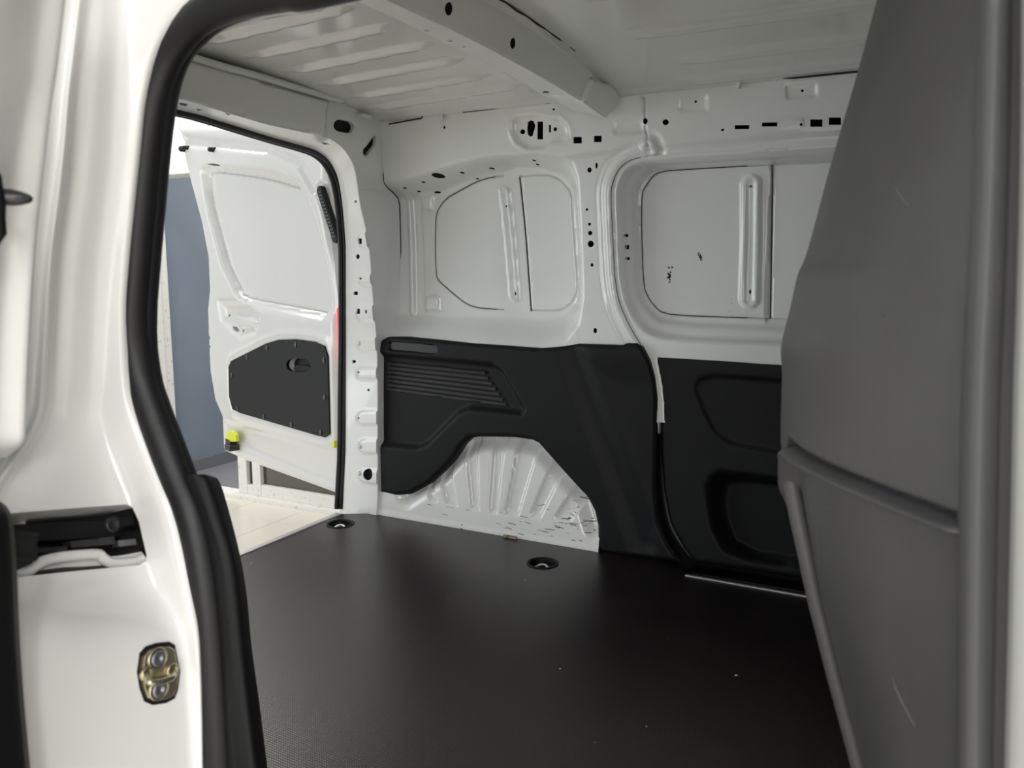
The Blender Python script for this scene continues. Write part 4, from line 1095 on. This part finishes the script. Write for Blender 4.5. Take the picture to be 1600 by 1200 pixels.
# ================================================================== OUTER SKIN (keeps daylight out of the cavities)
shell = empty('body_shell', (-0.7, 1.4, -0.1), 'white outer skin of the van body', 'van body', kind='structure')
quadstrip('cavity_shade', [(-1.56, 2.185), (0.28, 2.185)], -0.06, 1.26, M['dark'], shell)  # dark sheet added behind the wall holes, shade of the cavity as colour
quadstrip('far_skin', [(-1.72, 2.20), (-1.66, 2.235), (0.3, 2.235)], -0.3, 1.32, M['paint'], shell)
quadstrip('cab_closure', [(0.3, 2.235), (0.3, 0.56)], -0.3, 1.35, M['dark'], shell)
box('roof_top', (-1.62, 0.50, 1.315), (0.32, 2.24, 1.33), M['paint'], shell)
box('underbody', (-1.655, 0.50, -0.12), (0.32, 2.24, -0.055), M['dark'], shell)
box('rear_skin', (-1.655, 0.50, 1.17), (-1.62, 2.05, 1.33), M['paint'], shell)
quadstrip('rear_corner', [(-1.718, 2.135), (-1.72, 2.20)], -0.3, 1.30, M['paint'], shell)

# ================================================================== SHOWROOM BEHIND THE VAN
GZ = -0.60
gf = empty('floor_showroom', (-3, 2, GZ), 'beige ceramic tile floor of the showroom behind the van', 'tile floor', kind='structure')
box('screed', (-9, -6, GZ - 0.1), (6, 6.5, GZ - 0.006), M['grout'], gf)
tm = None
T = 0.388
for i in range(-6, 9):
    for j in range(-7, 2):
        x0, y0 = -3.52 + i * T, 3.245 + j * T
        if y0 > 3.5 : continue
        if tm is None:
            o = box('tile', (0.0015, 0.0015, -0.008), (T - 0.0015, T - 0.0015, 0.0), M['tile'], gf, 0.001, seg=1)
            tm = o.data
            o.location = (x0, y0, GZ)
            o.matrix_parent_inverse = gf.matrix_world.inverted()
        else:
            o = bpy.data.objects.new('tile', tm); COL.objects.link(o); o.parent = gf
            o.matrix_parent_inverse = gf.matrix_world.inverted(); o.location = (x0, y0, GZ)
o = box('paving', (-9, -6, GZ - 0.005), (6, 3.245 - 7 * T, GZ - 0.001), M['tile'], gf)
YW = 3.52
wb = empty('wall_back', (-4, YW, GZ), 'white showroom wall behind the van with a doorway', 'wall', kind='structure')
box('wall_slab', (-9, YW, GZ), (-4.40, YW + 0.14, 2.9), M['wall'], wb)
box('lintel', (-4.40, YW, 1.42), (-1.0, YW + 0.14, 2.9), M['wall'], wb)
tf = empty('trim_1', (-4.2, YW, GZ), 'worn white door frame beside the blue-grey wall', 'door frame', kind='structure')
box('jamb', (-4.40, YW - 0.02, GZ), (-4.335, YW + 0.06, 1.36), M['old_white'], tf, 0.006)
box('stop', (-4.40, YW + 0.06, GZ), (-4.345, YW + 0.12, 1.36), M['old_white'], tf, 0.005)
box('head', (-4.40, YW - 0.02, 1.34), (-3.60, YW + 0.14, 1.42), M['old_white'], tf, 0.006)
wn = empty('window_1', (-3.0, YW, GZ), 'white aluminium glazed frame standing behind the open rear door', 'window', kind='structure')
box('mullion', (-3.67, YW - 0.02, GZ + 0.03), (-3.60, YW + 0.04, 1.40), M['old_white'], wn, 0.004)
box('mullion', (-3.555, YW - 0.02, GZ + 0.03), (-3.49, YW + 0.04, 1.40), M['old_white'], wn, 0.004)
box('bottom_rail', (-3.60, YW - 0.018, GZ + 0.03), (-3.555, YW + 0.04, GZ + 0.09), M['old_white'], wn, 0.003)
box('bottom_rail', (-3.49, YW - 0.018, GZ + 0.03), (-1.0, YW + 0.04, GZ + 0.10), M['old_white'], wn, 0.003)
box('pane', (-3.60, YW + 0.008, GZ + 0.09), (-3.555, YW + 0.014, 1.40), M['brown_glass'], wn)
box('pane', (-3.49, YW + 0.008, GZ + 0.10), (-1.0, YW + 0.014, 1.40), M['brown_glass'], wn)
box('threshold', (-4.20, YW - 0.05, GZ - 0.002), (-1.0, YW + 0.05, GZ + 0.03), M['old_white'], wn, 0.006)
ws = box('wall_side', (-4.56, YW + 0.14, GZ), (-4.42, 6.2, 2.9), M['blue'])
set_props(ws, 'blue-grey painted wall seen through the doorway', 'wall', kind='structure')
bs = box('baseboard_side', (-4.42, YW + 0.14, GZ), (-4.405, 6.2, GZ + 0.085), M['skirting'], None, 0.003)
set_props(bs, 'grey skirting along the foot of the blue-grey wall', 'baseboard', kind='structure')
fr2 = box('floor_room', (-4.42, YW + 0.05, GZ - 0.004), (-1.0, 6.2, GZ + 0.001), M['grey_floor'])
set_props(fr2, 'grey floor of the room beyond the doorway', 'floor', kind='structure')
w2 = box('wall_end', (-4.56, 6.2, GZ), (-1.0, 6.3, 2.9), M['blue'])
set_props(w2, 'blue-grey end wall of the room behind the doorway', 'wall', kind='structure')
